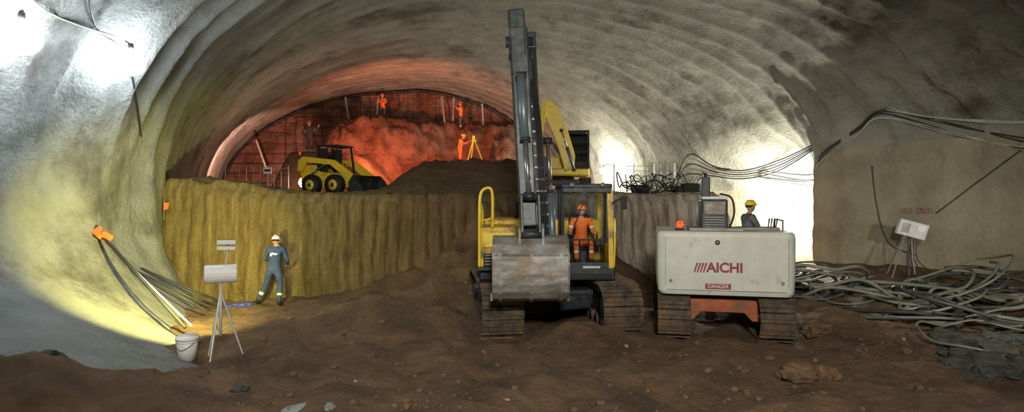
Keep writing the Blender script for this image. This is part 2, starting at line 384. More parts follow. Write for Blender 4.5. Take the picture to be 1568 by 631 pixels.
for i in range(NS + 1):
    s = i / NS; px, py, nx, ny, L = alongp(s)
    col = []
    zt = benchtop(px, py)
    for k in range(34):
        t = k / 33; z = lerp(-0.4, zt, t)
        p = L / 0.36 + 0.45 * fr(L, z * 0.4, 0, 0.5, 3)
        g = abs(math.sin(math.pi * p)) ** 0.6
        o = g * 0.14 * (0.45 + 0.55 * math.sin(t * math.pi)) * (1 + 0.6 * fr(L, z, 3, 0.5, 2)) + (1 - t) * 0.28 + fr(px, py, z, 0.9, 5) * 0.14
        o -= sm(0.88, 1.0, t) * 0.22
        col.append(Vector((px + nx * o, py + ny * o, z)))
    bx = lerp(-19.3, 3.6, s); by = 38.4
    for k in range(1, 115):
        t = (k / 114) ** 1.2; x = lerp(px, bx, t); y = lerp(py, by, t)
        if k < 2: x -= nx * 0.15; y -= ny * 0.15
        col.append(Vector((x, y, benchtop(x, y))))
    cols.append(col)
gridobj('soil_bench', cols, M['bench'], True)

# ------------------------------------------------------------------ people
def skinmesh(verts, edges, radii, root=0, sub=1):
    me = bpy.data.meshes.new('sk'); me.from_pydata([tuple(v) for v in verts], edges, [])
    o = bpy.data.objects.new('sk', me); COL.objects.link(o)
    md = o.modifiers.new('S', 'SKIN'); md.use_smooth_shade = True
    sv = me.skin_vertices[0].data
    for i, r in enumerate(radii):
        sv[i].radius = (r, r) if not isinstance(r, tuple) else r
        sv[i].use_root = (i == root)
    if sub:
        m2 = o.modifiers.new('U', 'SUBSURF'); m2.levels = sub; m2.render_levels = sub
    bpy.context.view_layer.update()
    dg = bpy.context.evaluated_depsgraph_get()
    res = bpy.data.meshes.new_from_object(o.evaluated_get(dg))
    bpy.data.objects.remove(o); return res

def handmesh(curl):
    V = [(0, -0.02, 0), (0, 0.035, 0), (0, 0.06, 0)]; E = [(0, 1), (1, 2)]; R = [0.024, 0.028, 0.024]
    for k, (fx, ln) in enumerate([(-0.031, 0.068), (-0.010, 0.078), (0.011, 0.073), (0.031, 0.056)]):
        base = len(V); V.append((fx, 0.088, 0)); E.append((2, base)); R.append(0.0105)
        y, z, a = 0.088, 0.0, 0.2 * curl
        for j, fz in enumerate((0.45, 0.32, 0.23)):
            y += math.cos(a) * ln * fz; z -= math.sin(a) * ln * fz; a += 0.75 * curl
            V.append((fx * (1 + 0.05 * j), y, z)); E.append((len(V) - 2, len(V) - 1)); R.append(0.009 - 0.001 * j)
    b0 = len(V); V += [(-0.04, 0.04, -0.008), (-0.058, 0.066, -0.016 - 0.01 * curl), (-0.060, 0.09, -0.024 - 0.02 * curl)]
    E += [(1, b0), (b0, b0 + 1), (b0 + 1, b0 + 2)]; R += [0.013, 0.011, 0.009]
    return skinmesh(V, E, R, 0, 1)
HAND = {0: handmesh(0.45), 1: handmesh(1.25)}

BASE = dict(pel=(0, 0, .96), spi=(0, 0, 1.12), che=(0, 0.0, 1.29), uch=(0, -0.005, 1.40), nec=(0, 0, 1.48), hea=(0, .015, 1.56),
            shL=(-.185, 0, 1.42), elL=(-.25, -.01, 1.14), wrL=(-.25, .08, .89), shR=(.185, 0, 1.42), elR=(.25, -.01, 1.14), wrR=(.25, .08, .89),
            hiL=(-.095, 0, .91), knL=(-.11, .03, .50), anL=(-.11, -.02, .10), toL=(-.13, .15, .045),
            hiR=(.095, 0, .91), knR=(.11, .03, .50), anR=(.11, -.02, .10), toR=(.13, .15, .045))
RAD = dict(pel=.135, spi=.13, che=.15, uch=.12, nec=.058, hea=.05, sh=.078, el=.052, wr=.036, hi=.105, kn=.07, an=.052, to=.045)
SEG = [('pel', 'spi', 't'), ('spi', 'che', 't'), ('che', 'uch', 't'), ('uch', 'nec', 't'), ('nec', 'hea', 'n'),
       ('uch', 'shL', 't'), ('shL', 'elL', 'ua'), ('elL', 'wrL', 'fa'), ('uch', 'shR', 't'), ('shR', 'elR', 'ua'), ('elR', 'wrR', 'fa'),
       ('pel', 'hiL', 't'), ('hiL', 'knL', 'th'), ('knL', 'anL', 'sh'), ('anL', 'toL', 'ft'),
       ('pel', 'hiR', 't'), ('hiR', 'knR', 'th'), ('knR', 'anR', 'sh'), ('anR', 'toR', 'ft')]
def human(name, pose, loc, rz=0, scale=1.0, suit='orange', legs=None, helmet='helw', stripes=True, headrot=(0, 0, 0), curl=1, backband=False):
    J = dict(BASE); J.update(pose); J = {k: Vector(v) for k, v in J.items()}
    keys = ['pel'] + [k for k in J if k != 'pel']
    V = [J[k] for k in keys]; R = [RAD.get(k, RAD.get(k[:2])) for k in keys]
    E = []
    for a, c, p in SEG:
        ia, ic = keys.index(a), keys.index(c)
        if p in ('ua', 'fa', 'th', 'sh'):
            V.append(lerp(J[a], J[c], 0.45)); ra = R[ia]; rc = R[ic]
            R.append(lerp(ra, rc, 0.45) * (1.06 if p in ('sh', 'fa') else 0.95)); k = len(V) - 1
            E += [(ia, k), (k, ic)]
        else: E.append((ia, ic))
    me = skinmesh(V, E, R, 0, 2)
    for m in range(5): me.materials.append(None)
    for f in me.polygons:
        c = f.center; best = None
        for a, q, p in SEG:
            A, C = J[a], J[q]; d = C - A; t = max(0, min(1, (c - A).dot(d) / d.length_squared))
            dd = (c - (A + d * t)).length - 0.6 * lerp(RAD.get(a, RAD.get(a[:2])), RAD.get(q, RAD.get(q[:2])), t)
            if best is None or dd < best[0]: best = (dd, p, t)
        p, t = best[1], best[2]; mi = 0
        if p in ('th', 'sh'): mi = 1
        if p == 'n': mi = 3
        if p == 'ft' or (p == 'sh' and t > 0.86): mi = 4
        if stripes and p == 'sh' and 0.38 < t < 0.54: mi = 2
        if stripes and not backband and p == 'ua' and 0.5 < t < 0.68: mi = 2
        if backband and p == 't':
            zz = c.z - J['che'].z
            if 0.0 < zz < 0.05 and abs(c.x - J['che'].x) < 0.09: mi = 2
        f.material_index = mi
    b = B(name)
    b.addmesh(me, Matrix.Identity(4), [suit, legs or suit, 'reflect', 'skin', 'boot'])
    H = J['hea']; hr = Euler(headrot).to_matrix().to_4x4()
    old = b.M; b.M = Matrix.Translation(H) @ hr
    hb = bmesh.new(); bmesh.ops.create_uvsphere(hb, u_segments=20, v_segments=14, radius=1)
    for v in hb.verts:
        x, y, z = v.co; w = 1 - 0.28 * sm(0.1, -1.0, z) if z > 0 else 1 - 0.30 * (-z) ** 1.3
        n = 0.17 * math.exp(-((x / 0.16) ** 2 + ((z + 0.12) / 0.2) ** 2)) if y > 0 else 0
        ch = 0.08 * math.exp(-((x / 0.3) ** 2 + ((z + 0.8) / 0.2) ** 2)) if y > 0 else 0
        br = 0.03 * math.exp(-((z - 0.22) / 0.1) ** 2) if y > 0 else 0
        v.co = (x * w * 0.077, (y * (w * 0.5 + 0.5) + n + ch + br) * 0.096, z * 0.118)
    b.merge(hb, 'skin', True, Matrix.Translation((0, 0.012, 0.075)))
    for sx in (-1, 1):
        b.ell((sx * 0.077, 0.0, 0.07), (0.012, 0.02, 0.032), 'skin')
        b.ell((sx * 0.029, 0.096, 0.085), (0.014, 0.009, 0.008), 'eyew', u=10, v=8)
        b.ell((sx * 0.029, 0.104, 0.085), (0.006, 0.004, 0.006), 'eyed', u=8, v=6)
        b.ell((sx * 0.029, 0.101, 0.104), (0.018, 0.006, 0.004), 'hair', u=8, v=6)
    b.ell((0, 0.101, 0.022), (0.022, 0.007, 0.006), 'lip', u=10, v=6)
    b.ell((0, -0.012, 0.095), (0.082, 0.098, 0.100), 'hair', zmin=-0.35)
    b.ell((0, 0.005, 0.115), (0.104, 0.128, 0.110), helmet, zmin=-0.02, u=20, v=14)
    b.ell((0, 0.02, 0.118), (0.118, 0.160, 0.013), helmet, u=20, v=8)
    b.box((0, 0.0, 0.215), (0.03, 0.17, 0.02), helmet, bevel=0.008)
    b.M = old
    for sd, sg in (('L', 1), ('R', -1)):
        w = J['wr' + sd]; dr = (w - J['el' + sd]).normalized()
        side = Vector((0, 0, 1)).cross(dr)
        if side.length < 0.2: side = Vector((0, -1, 0)).cross(dr) * -1
        side.normalize(); zc = side.cross(dr)
        Rm = Matrix((side, dr, zc)).transposed().to_4x4()
        xf = Matrix.Translation(w + dr * 0.02) @ Rm @ Matrix.Diagonal((-sg, 1, 1, 1))
        b.addmesh(HAND[curl], xf, ['skin'])
    return b.done(loc, (0, 0, rz), scale)

# ------------------------------------------------------------------ track chain
def track(b, x0, x1, y0, y1, h, n=44):
    r = h / 2; cy0, cy1 = y0 + r, y1 - r; w = x1 - x0; xc = (x0 + x1) / 2
    per = 2 * (cy1 - cy0) + 2 * math.pi * r; sh = per / n
    for i in range(n):
        s = i * sh
        if s < cy1 - cy0: y, z, a = cy0 + s, h, 0
        elif s < cy1 - cy0 + math.pi * r:
            a = (s - (cy1 - cy0)) / r; y, z = cy1 + math.sin(a) * r, r + math.cos(a) * r; a = -a
        elif s < 2 * (cy1 - cy0) + math.pi * r: y, z, a = cy1 - (s - (cy1 - cy0) - math.pi * r), 0, math.pi
        else:
            a = (s - 2 * (cy1 - cy0) - math.pi * r) / r; y, z = cy0 - math.sin(a) * r, r - math.cos(a) * r; a = math.pi - a
        b.box((xc, y, z), (w, sh * 0.93, 0.05), 'track', (a, 0, 0), 0.008, 1)
        nz = Vector((0, 0, 1)); nz.rotate(Euler((a, 0, 0)))
        b.box((xc, y + nz.y * 0.035, z + nz.z * 0.035), (w, 0.03, 0.05), 'track', (a, 0, 0))
    b.box((xc, (y0 + y1) / 2, r), (w * 0.45, (cy1 - cy0), h * 0.45), 'dark', bevel=0.03)
    for cy in (cy0, cy1):
        b.cyl((x0 + w * 0.22, cy, r), (x1 - w * 0.22, cy, r), r * 0.86, r * 0.86, 'track', 24)
        b.cyl((x0 + w * 0.12, cy, r), (x1 - w * 0.12, cy, r), r * 0.4, r * 0.4, 'dark', 16)
    k = 7
    for i in range(k):
        yy = lerp(cy0 + 0.25, cy1 - 0.25, i / (k - 1))
        b.cyl((x0 + w * 0.2, yy, 0.17), (x1 - w * 0.2, yy, 0.17), 0.12, 0.12, 'track', 14)

# ------------------------------------------------------------------ main excavator (world metres, origin on ground)
def hyd(b, p1, p2, r, split=0.55, m1='steelblue'):
    p1, p2 = Vector(p1), Vector(p2); q = lerp(p1, p2, split)
    b.cyl(p1, q, r, r, m1, 18); b.cyl(q, p2, r * 0.55, r * 0.55, 'chrome', 14)
    b.cyl(q - (q - p1).normalized() * 0.06, q, r * 1.15, r * 1.15, 'dark', 18)
    for p in (p1, p2): b.cyl((p.x - r * 1.1, p.y, p.z), (p.x + r * 1.1, p.y, p.z), r * 0.9, r * 0.9, 'dark', 14)
ex = B('excavator')
ex.M = Matrix.Translation((1.0, 11.3, 0)) @ Matrix.Rotation(math.radians(8), 4, 'Z') @ Matrix.Translation((-1.0, -11.3, 0))
track(ex, -0.58, 0.22, 11.25, 15.0, 0.98, 46)
track(ex, 1.78, 2.58, 11.25, 15.0, 0.98, 46)
ex.box((1.0, 13.0, 0.62), (1.7, 1.5, 0.34), 'dark', bevel=0.05)
ex.box((1.0, 12.1, 0.55), (1.6, 0.25, 0.3), 'dark', (0, 0, 0.3), 0.04)
ex.cyl((0.95, 13.1, 0.75), (0.95, 13.1, 1.06), 0.65, 0.65, 'dark', 32)
ex.M = Matrix.Identity(4)
ex.box((0.72, 13.4, 1.17), (2.75, 3.0, 0.24), 'dark', bevel=0.03)
ex.box((0.72, 11.98, 1.12), (2.6, 0.2, 0.14), 'black', bevel=0.03)
ex.box((-0.28, 12.6, 1.70), (0.78, 1.2, 0.86), 'yellow', bevel=0.06, seg=3)
ex.box((-0.28, 11.985, 1.86), (0.62, 0.03, 0.3), 'yellowc', bevel=0.01)
ex.box((-0.28, 11.98, 1.45), (0.60, 0.04, 0.26), 'black', bevel=0.01)
for k in range(4): ex.box((-0.28, 11.955, 1.37 + k * 0.06), (0.54, 0.02, 0.02), 'grey')
ex.box((-0.52, 11.8, 1.30), (0.35, 0.3, 0.05), 'dark', bevel=0.01)
ex.box((-0.52, 11.75, 1.02), (0.35, 0.25, 0.04), 'dark', bevel=0.01)
ex.box((0.72, 14.1, 1.75), (2.7, 1.4, 0.95), 'yellow', bevel=0.08, seg=3)
ex.box((0.72, 14.95, 1.6), (2.6, 0.5, 1.0), 'dark', bevel=0.15, seg=3)
ex.cyl((0.1, 14.0, 2.2), (0.1, 14.0, 2.6), 0.06, 0.06, 'black', 12)
ex.tube([(-0.66, 11.95, 1.25), (-0.66, 11.95, 2.2), (-0.64, 11.95, 2.78), (-0.50, 11.95, 2.92), (-0.40, 11.95, 2.80), (-0.40, 12.0, 2.1)], 0.032, 'yellowc', 10)
ex.tube([(-0.64, 11.95, 2.25), (-0.40, 11.98, 2.3)], 0.022, 'yellowc', 8, 1)
ex.tube([(-0.66, 11.95, 1.8), (-0.66, 12.6, 2.5), (-0.66, 13.1, 2.5), (-0.66, 13.2, 2.1)], 0.028, 'yellowc', 8)
cx0, cx1, cy0, cy1, cz0, cz1 = 1.04, 2.02, 12.0, 13.6, 1.22, 2.93
def post(p, q, w=0.07, m='black'): ex.beam(p, q, w, w, w, w, m, 0.012)
post((cx0, cy0, cz0), (cx0, cy0 + 0.12, cz1)); post((cx1, cy0, cz0), (cx1, cy0 + 0.12, cz1), 0.10, 'yellow')
post((cx0, cy1, cz0), (cx0, cy1, cz1), 0.1, 'dark'); post((cx1, cy1, cz0), (cx1, cy1, cz1), 0.1, 'yellow')
post((cx0, 12.8, cz0), (cx0, 12.8, cz1), 0.06); post((cx1, 12.8, cz0), (cx1, 12.8, cz1), 0.06)
ex.box(((cx0 + cx1) / 2, 12.85, cz1 + 0.03), (1.06, 1.62, 0.10), 'dark', bevel=0.04, seg=3)
ex.box(((cx0 + cx1) / 2, 12.02, cz1 - 0.05), (1.0, 0.08, 0.12), 'dark', bevel=0.02)
ex.box(((cx0 + cx1) / 2, cy0, cz0 + 0.08), (1.0, 0.06, 0.2), 'dark', bevel=0.02)
ex.box(((cx0 + cx1) / 2, cy0 + 0.02, 1.86), (0.94, 0.03, 0.035), 'black')
for xx in (cx0, cx1): ex.box((xx, 12.8, 1.48), (0.04, 1.6, 0.5), 'yellow' if xx > 1.5 else 'dark', bevel=0.01)
ex.box(((cx0 + cx1) / 2, cy1, 1.7), (0.95, 0.05, 0.9), 'dark')
gl = bmesh.new(); bmesh.ops.create_grid(gl, x_segments=1, y_segments=1, size=0.5)
ex.merge(gl, 'glass', False, Matrix.Translation(((cx0 + cx1) / 2, cy0 + 0.07, 2.1)) @ Euler((math.radians(86), 0, 0)).to_matrix().to_4x4() @ Matrix.Diagonal((0.9, 1.62, 1, 1)))
ex.box((1.53, 13.15, 1.62), (0.5, 0.5, 0.14), 'black', bevel=0.04); ex.box((1.53, 13.42, 1.98), (0.48, 0.12, 0.7), 'black', (0.12, 0, 0), 0.05)
ex.box((1.53, 13.15, 1.42), (0.4, 0.4, 0.3), 'dark')
for sx in (-1, 1):
    ex.box((1.53 + sx * 0.34, 12.95, 1.72), (0.12, 0.5, 0.14), 'dark', bevel=0.02)
    ex.cyl((1.53 + sx * 0.31, 12.72, 1.78), (1.53 + sx * 0.30, 12.68, 1.98), 0.015, 0.022, 'black', 10)
    ex.cyl((1.53 + sx * 0.08, 12.4, 1.3), (1.53 + sx * 0.1, 12.45, 1.85), 0.014, 0.014, 'black', 8)
    xl = cx0 + 0.18 if sx < 0 else cx1 - 0.18
    ex.cyl((xl, 11.98, 2.98), (xl, 11.9, 2.98), 0.045, 0.05, 'grey', 14)
ex.cyl((1.2, 11.99, 1.95), (1.45, 12.03, 2.6), 0.012, 0.012, 'black', 6)
ex.tube([(2.05, 12.05, 2.6), (2.2, 11.95, 2.7), (2.26, 11.95, 2.66)], 0.015, 'black', 8)
ex.box((2.27, 11.93, 2.62), (0.13, 0.05, 0.26), 'black', bevel=0.02)
ex.tube([(2.10, 12.1, 1.3), (2.10, 12.0, 1.8), (2.10, 12.05, 2.3)], 0.02, 'yellowc', 8)
ex.box((1.62, 11.96, 1.30), (0.35, 0.02, 0.06), 'lgrey')
# boom: box-section, rising almost vertically behind the stick
bp = [(12.75, 1.35), (12.25, 1.7), (12.05, 2.9), (11.95, 3.9), (11.6, 4.75), (11.0, 5.55), (11.05, 5.85), (11.3, 5.85), (12.3, 4.95), (12.75, 3.9), (12.85, 2.6)]
def boomx(z): return lerp(0.62, 0.28, sm(1.6, 5.8, z))
bmb = bmesh.new()
va = [bmb.verts.new((boomx(p[1]) - 0.17, p[0], p[1])) for p in bp]; vb = [bmb.verts.new((boomx(p[1]) + 0.17, p[0], p[1])) for p in bp]
bmb.faces.new(va); bmb.faces.new(vb[::-1])
for i in range(len(bp)): bmb.faces.new((va[i], vb[i], vb[(i + 1) % len(bp)], va[(i + 1) % len(bp)]))
bmesh.ops.recalc_face_normals(bmb, faces=bmb.faces); bmesh.ops.bevel(bmb, geom=list(bmb.edges), offset=0.02, segments=2, profile=0.5, affect='EDGES')
ex.merge(bmb, 'boom')
hyd(ex, (0.33, 12.05, 1.35), (0.30, 12.2, 3.9), 0.08, 0.6)
hyd(ex, (0.86, 12.05, 1.35), (0.74, 12.2, 3.9), 0.08, 0.6)
ex.cyl((0.22, 12.2, 3.9), (0.82, 12.2, 3.9), 0.06, 0.06, 'dark', 14)
for k in range(13):
    zz = 1.9 + k * 0.24; ex.box((boomx(zz) + 0.06, lerp(12.2, 11.98, sm(1.7, 3, zz)) if zz < 3.9 else lerp(11.93, 11.62, (zz - 3.9) / 0.9), zz), (0.20, 0.06, 0.04), 'grey')
for k in range(4):
    ex.tube([(0.60 + k * 0.035, 12.15, 1.5), (0.58 + k * 0.04, 12.0, 2.4), (0.50 + k * 0.035, 11.88, 3.9), (0.40 + k * 0.03, 11.5, 4.75), (0.30 + k * 0.02, 11.0, 5.4), (0.30 + k * 0.02, 10.9, 4.9)], 0.018, 'cable', 6)
# stick
ex.beam((0.11, 10.98, 5.7), (0.07, 10.92, 6.22), 0.33, 0.45, 0.28, 0.24, 'boom', 0.03)
ex.beam((0.30, 10.42, 2.2), (0.11, 10.98, 5.8), 0.30, 0.30, 0.34, 0.62, 'boom', 0.03)
ex.cyl((-0.08, 10.93, 6.10), (0.23, 10.93, 6.10), 0.09, 0.09, 'dark', 16)
ex.cyl((-0.12, 11.05, 5.65), (0.40, 11.05, 5.65), 0.10, 0.10, 'dark', 16)
for xx in (-0.06, 0.22): ex.beam((xx + 0.02, 10.80, 5.3), (xx, 10.86, 6.12), 0.03, 0.4, 0.03, 0.3, 'dark', 0.01)
hyd(ex, (0.16, 10.46, 4.9), (0.30, 10.18, 2.75), 0.085, 0.55)
for sx in (-1, 1):
    ex.beam((0.31 + sx * 0.17, 10.42, 2.65), (0.31 + sx * 0.17, 10.16, 2.72), 0.04, 0.12, 0.04, 0.12, 'dark', 0.01)
    ex.beam((0.31 + sx * 0.15, 10.17, 2.78), (0.33 + sx * 0.15, 10.08, 2.12), 0.05, 0.14, 0.05, 0.14, 'dark', 0.01)
ex.cyl((0.10, 10.17, 2.74), (0.52, 10.17, 2.74), 0.06, 0.06, 'dark', 14)
ex.cyl((0.10, 10.45, 2.12), (0.56, 10.45, 2.12), 0.07, 0.07, 'dark', 14)
ex.cyl((0.10, 10.1, 2.10), (0.56, 10.1, 2.10), 0.06, 0.06, 'dark', 14)
for sx in (-1, 1): ex.prism([(10.0, 1.92), (10.02, 2.2), (10.2, 2.28), (10.5, 2.24), (10.6, 2.0), (10.55, 1.8)], 'x', 0.33 + sx * 0.20 - 0.02, 0.33 + sx * 0.20 + 0.02, 'bucket')
cur = [(10.72, 2.02), (10.45, 2.06), (10.18, 2.04), (10.02, 1.93), (9.93, 1.80), (9.88, 1.62), (9.86, 1.44), (9.88, 1.27), (9.94, 1.13), (10.06, 1.00), (10.28, 0.92), (10.62, 0.90), (10.98, 0.98)]
inn = [(lerp(p[0], 10.5, 0.07), lerp(p[1], 1.5, 0.07)) for p in cur]
ex.prism(cur + inn[::-1], 'x', -0.31, 0.96, 'bucket')
for xx in (-0.335, 0.935): ex.prism(cur + [(10.95, 1.3), (10.8, 1.75)], 'x', xx, xx + 0.04, 'bucket', 0.008)
for xx in (-0.20, 0.33, 0.84): ex.prism([(p[0] - 0.02 if p[0] < 10.5 else p[0], p[1] - (0.02 if p[1] < 1.3 else 0)) for p in cur[3:]] + inn[3:][::-1], 'x', xx - 0.03, xx + 0.03, 'bucket')
ex.box((0.32, 9.93, 1.76), (1.24, 0.05, 0.05), 'bucket', (0.4, 0, 0), 0.01)
for k in range(5): ex.box((-0.2 + k * 0.27, 11.03, 1.0), (0.1, 0.24, 0.07), 'grey', (0.15, 0, 0), 0.02)
for xx in (-0.35, 0.97): ex.box((xx, 10.3, 1.0), (0.05, 0.3, 0.12), 'grey', bevel=0.01)
ex.done()
SIT = dict(pel=(0, 0, .50), spi=(0, -.02, .66), che=(0, -.02, .84), uch=(0, -.02, .95), nec=(0, -.01, 1.03), hea=(0, .02, 1.11),
           shL=(-.185, -.02, .97), elL=(-.26, .10, .72), wrL=(-.27, .33, .70), shR=(.185, -.02, .97), elR=(.26, .10, .72), wrR=(.27, .33, .70),
           hiL=(-.10, .02, .48), knL=(-.16, .42, .50), anL=(-.15, .50, .12), toL=(-.16, .66, .06),
           hiR=(.10, .02, .48), knR=(.16, .42, .50), anR=(.15, .50, .12), toR=(.16, .66, .06))
human('seated_operator', SIT, (1.53, 13.0, 1.24), math.pi, 1.0, 'orange', helmet='helo', stripes=True)

# ------------------------------------------------------------------ crawler carrier with cream counterweight
cr = B('crawler_work_machine')
track(cr, -1.24, -0.62, 0.05, 3.2, 0.80, 38)
track(cr, 0.62, 1.24, 0.05, 3.2, 0.80, 38)
cr.box((0, 1.6, 0.52), (1.35, 1.2, 0.3), 'oframe', bevel=0.04)
cr.prism([(-0.78, 0.30), (-0.55, 0.30), (-0.40, 0.46), (0.40, 0.46), (0.55, 0.30), (0.78, 0.30), (0.78, 0.66), (0.5, 0.74), (-0.5, 0.74), (-0.78, 0.66)], 'y', 0.45, 0.75, 'oframe', 0.015)
cr.box((-0.72, 1.6, 0.5), (0.2, 2.0, 0.25), 'oframe', bevel=0.03); cr.box((0.72, 1.6, 0.5), (0.2, 2.0, 0.25), 'oframe', bevel=0.03)
cr.cyl((0, 1.5, 0.6), (0, 1.5, 0.88), 0.55, 0.55, 'dark', 28)
cr.box((0, 1.35, 0.86), (2.1, 2.4, 0.10), 'dark', bevel=0.02)
plan = [(-1.25, 1.3)] + [(-1.25 + 0.16 * (1 - math.cos(math.pi / 2 * i / 6)), 0.16 * (1 - math.sin(math.pi / 2 * i / 6))) for i in range(7)]
plan += [(-p[0], p[1]) for p in plan[::-1]]
bmq = bmesh.new()
levels = [(0.86, 0.955), (0.92, 0.985), (1.25, 1.0), (1.96, 1.0), (2.02, 0.992), (2.06, 0.96)]
rings = [[bmq.verts.new((p[0] * k, 0.65 + (p[1] - 0.65) * k, z)) for p in plan] for z, k in levels]
n = len(plan)
for i in range(len(rings) - 1):
    for j in range(n): bmq.faces.new((rings[i][j], rings[i][(j + 1) % n], rings[i + 1][(j + 1) % n], rings[i + 1][j]))
bmq.faces.new(rings[0][::-1]); bmq.faces.new(rings[-1]); bmesh.ops.recalc_face_normals(bmq, faces=bmq.faces)
cr.merge(bmq, 'cream')
cr.box((-0.6, 2.0, 1.45), (1.2, 1.4, 1.15), 'cream', bevel=0.05); cr.box((0.7, 1.9, 1.2), (1.0, 1.3, 0.65), 'cream', bevel=0.05)
cr.cyl((-0.15, 0.015, 1.86), (-0.15, -0.012, 1.86), 0.045, 0.045, 'black', 20)
cr.cyl((-0.15, 0.0, 1.86), (-0.15, -0.018, 1.86), 0.03, 0.03, 'grey', 20)
for xx in (-1.0, 1.0): cr.cyl((xx, 0.02, 1.12), (xx, -0.015, 1.12), 0.035, 0.035, 'grey', 6)
cr.box((0, -0.002, 0.95), (2.15, 0.012, 0.012), 'grey')
for xx in (-1.1, 1.1): cr.box((xx, 0.005, 1.5), (0.010, 0.02, 0.9), 'grey')
cr.box((-0.80, 0.5, 2.08), (0.16, 0.16, 0.05), 'black', bevel=0.01); cr.cyl((-0.80, 0.5, 2.1), (-0.80, 0.5, 2.22), 0.075, 0.065, 'beacon', 18)
cr.ell((-0.80, 0.5, 2.22), (0.065, 0.065, 0.025), 'beacon')
cr.box((-0.14, 0.75, 2.36), (0.50, 0.5, 0.62), 'dark', bevel=0.03); cr.box((-0.14, 0.49, 2.5), (0.40, 0.03, 0.26), 'bucket', bevel=0.01)
cr.box((-0.14, 0.75, 2.70), (0.46, 0.46, 0.06), 'lgrey', bevel=0.01)
for k in range(5): cr.box((-0.14, 0.485, 2.12 + k * 0.05), (0.36, 0.02, 0.015), 'grey')
cr.box((-0.28, 0.8, 2.92), (0.16, 0.2, 0.4), 'dark', bevel=0.02); cr.cyl((-0.28, 0.8, 3.05), (-0.28, 0.8, 3.2), 0.045, 0.03, 'dark', 12)
cr.cyl((-0.45, 0.7, 2.1), (-0.45, 0.7, 2.75), 0.03, 0.03, 'grey', 10)
cr.box((-0.14, 0.6, 2.09), (1.0, 0.7, 0.06), 'grey', bevel=0.01)
cr.tube([(0.15, 0.6, 2.1), (0.24, 0.6, 2.4), (0.2, 0.7, 2.7), (0.0, 0.8, 2.78)], 0.02, 'cable', 8)
cr.box((0.78, 1.15, 2.08), (0.75, 0.5, 0.05), 'grey', bevel=0.01)
cr.box((0.72, 1.72, 1.66), (0.5, 0.5, 0.28), 'black', bevel=0.04)
for k in range(4): cr.cyl((1.00 + k * 0.05, 1.25, 2.1), (1.02 + k * 0.05, 1.22, 2.28), 0.01, 0.016, 'black', 8)
cr.tube([(1.2, 0.9, 2.05), (1.2, 0.9, 2.25), (1.2, 1.6, 2.25), (1.2, 1.6, 1.8)], 0.018, 'grey', 8, 1)
CRL = Vector((4.02, 11.05, 0.02)); CRR = math.radians(-12)
cro = cr.done(CRL, (0, 0, CRR))
def text(body, size, loc, rot, m, parent=None, name='lettering', shear=0.0, bold=0.0):
    c = bpy.data.curves.new(name, 'FONT'); c.body = body; c.size = size; c.align_x = 'CENTER'; c.align_y = 'CENTER'
    c.extrude = 0.003; c.shear = shear; c.offset = bold
    o = bpy.data.objects.new(name, c); COL.objects.link(o); o.location = loc; o.rotation_euler = rot; c.materials.append(M[m])
    if parent: o.parent = parent
    return o
text('AICHI', 0.25, (-0.02, -0.006, 1.38), (math.pi / 2, 0, 0), 'redp', cro, 'lettering', 0.0, 0.008)
st = B('stripes')
for k in range(4): st.prism([(-0.58 + k * 0.055, 1.29), (-0.555 + k * 0.055, 1.29), (-0.495 + k * 0.055, 1.47), (-0.53 + k * 0.055, 1.47)], 'y', -0.01, 0.0, 'redp')
st.prism([(-0.37, 0.98), (0.09, 0.98), (0.09, 1.08), (-0.37, 1.08)], 'y', -0.006, 0.0, 'redp')
st.done(parent=cro)
text('DANGER', 0.095, (-0.14, -0.009, 1.03), (math.pi / 2, 0, 0), 'white', cro, 'warning_label')
def crw(p): return Matrix.Rotation(CRR, 4, 'Z') @ Vector(p) + CRL
human('machine_operator', SIT, crw((0.72, 1.72, 1.32)), CRR - math.radians(75), 1.0, 'greycloth', helmet='hely', stripes=False, headrot=(0, 0, 0.2))

# ------------------------------------------------------------------ second excavator on the bench
e2 = B('yellow_excavator')
track(e2, -1.2, -0.75, -1.4, 1.6, 0.7, 30); track(e2, 0.75, 1.2, -1.4, 1.6, 0.7, 30)
e2.box((0, 0.1, 0.55), (1.7, 1.2, 0.25), 'dark', bevel=0.03); e2.cyl((0, 0.2, 0.6), (0, 0.2, 0.8), 0.5, 0.5, 'dark', 24)
e2.box((0, 0.5, 1.0), (2.3, 2.8, 0.35), 'yellowc', bevel=0.08, seg=3)
e2.box((-0.3, 1.2, 1.45), (1.7, 1.3, 0.7), 'yellowc', bevel=0.1, seg=3)
x0, x1, y0, y1, z0, z1 = 0.1, 1.1, -0.9, 0.6, 1.15, 2.8
for p in ((x0, y0), (x1, y0), (x0, y1), (x1, y1), (x0, -0.1), (x1, -0.1)): e2.beam((p[0], p[1], z0), (p[0], p[1], z1), .08, .08, .08, .08, 'black', .01)
e2.box((0.6, -0.15, z1), (1.08, 1.58, 0.1), 'black', bevel=0.04, seg=3)
e2.box((0.6, y0, 1.3), (1.0, 0.05, 0.3), 'black'); e2.box((0.6, y1, 1.95), (0.98, 0.04, 1.7), 'black')
for xx in (x0, x1): e2.box((xx, -0.15, 1.45), (0.04, 1.5, 0.5), 'yellowc')
e2.box((x1, 0.2, 2.2), (0.03, 0.8, 1.1), 'black')
e2.box((0.6, 0.1, 1.5), (0.5, 0.5, 0.15), 'black', bevel=0.03); e2.box((0.6, 0.35, 1.9), (0.48, 0.12, 0.7), 'black', bevel=0.03)
for k in range(2): e2.box((0.6, y0 - 0.02, 1.9 + 0.45 * k), (0.98, 0.03, 0.04), 'black')
bm2 = [(0.05, 1.05), (0.45, 1.15), (0.50, 1.7), (0.15, 2.9), (-0.20, 3.7), (-0.55, 4.1), (-0.85, 4.15), (-0.90, 3.9), (-0.70, 3.2), (-0.28, 2.2)]
e2.prism(bm2, 'y', -1.35, -0.95, 'yellowc', 0.03)
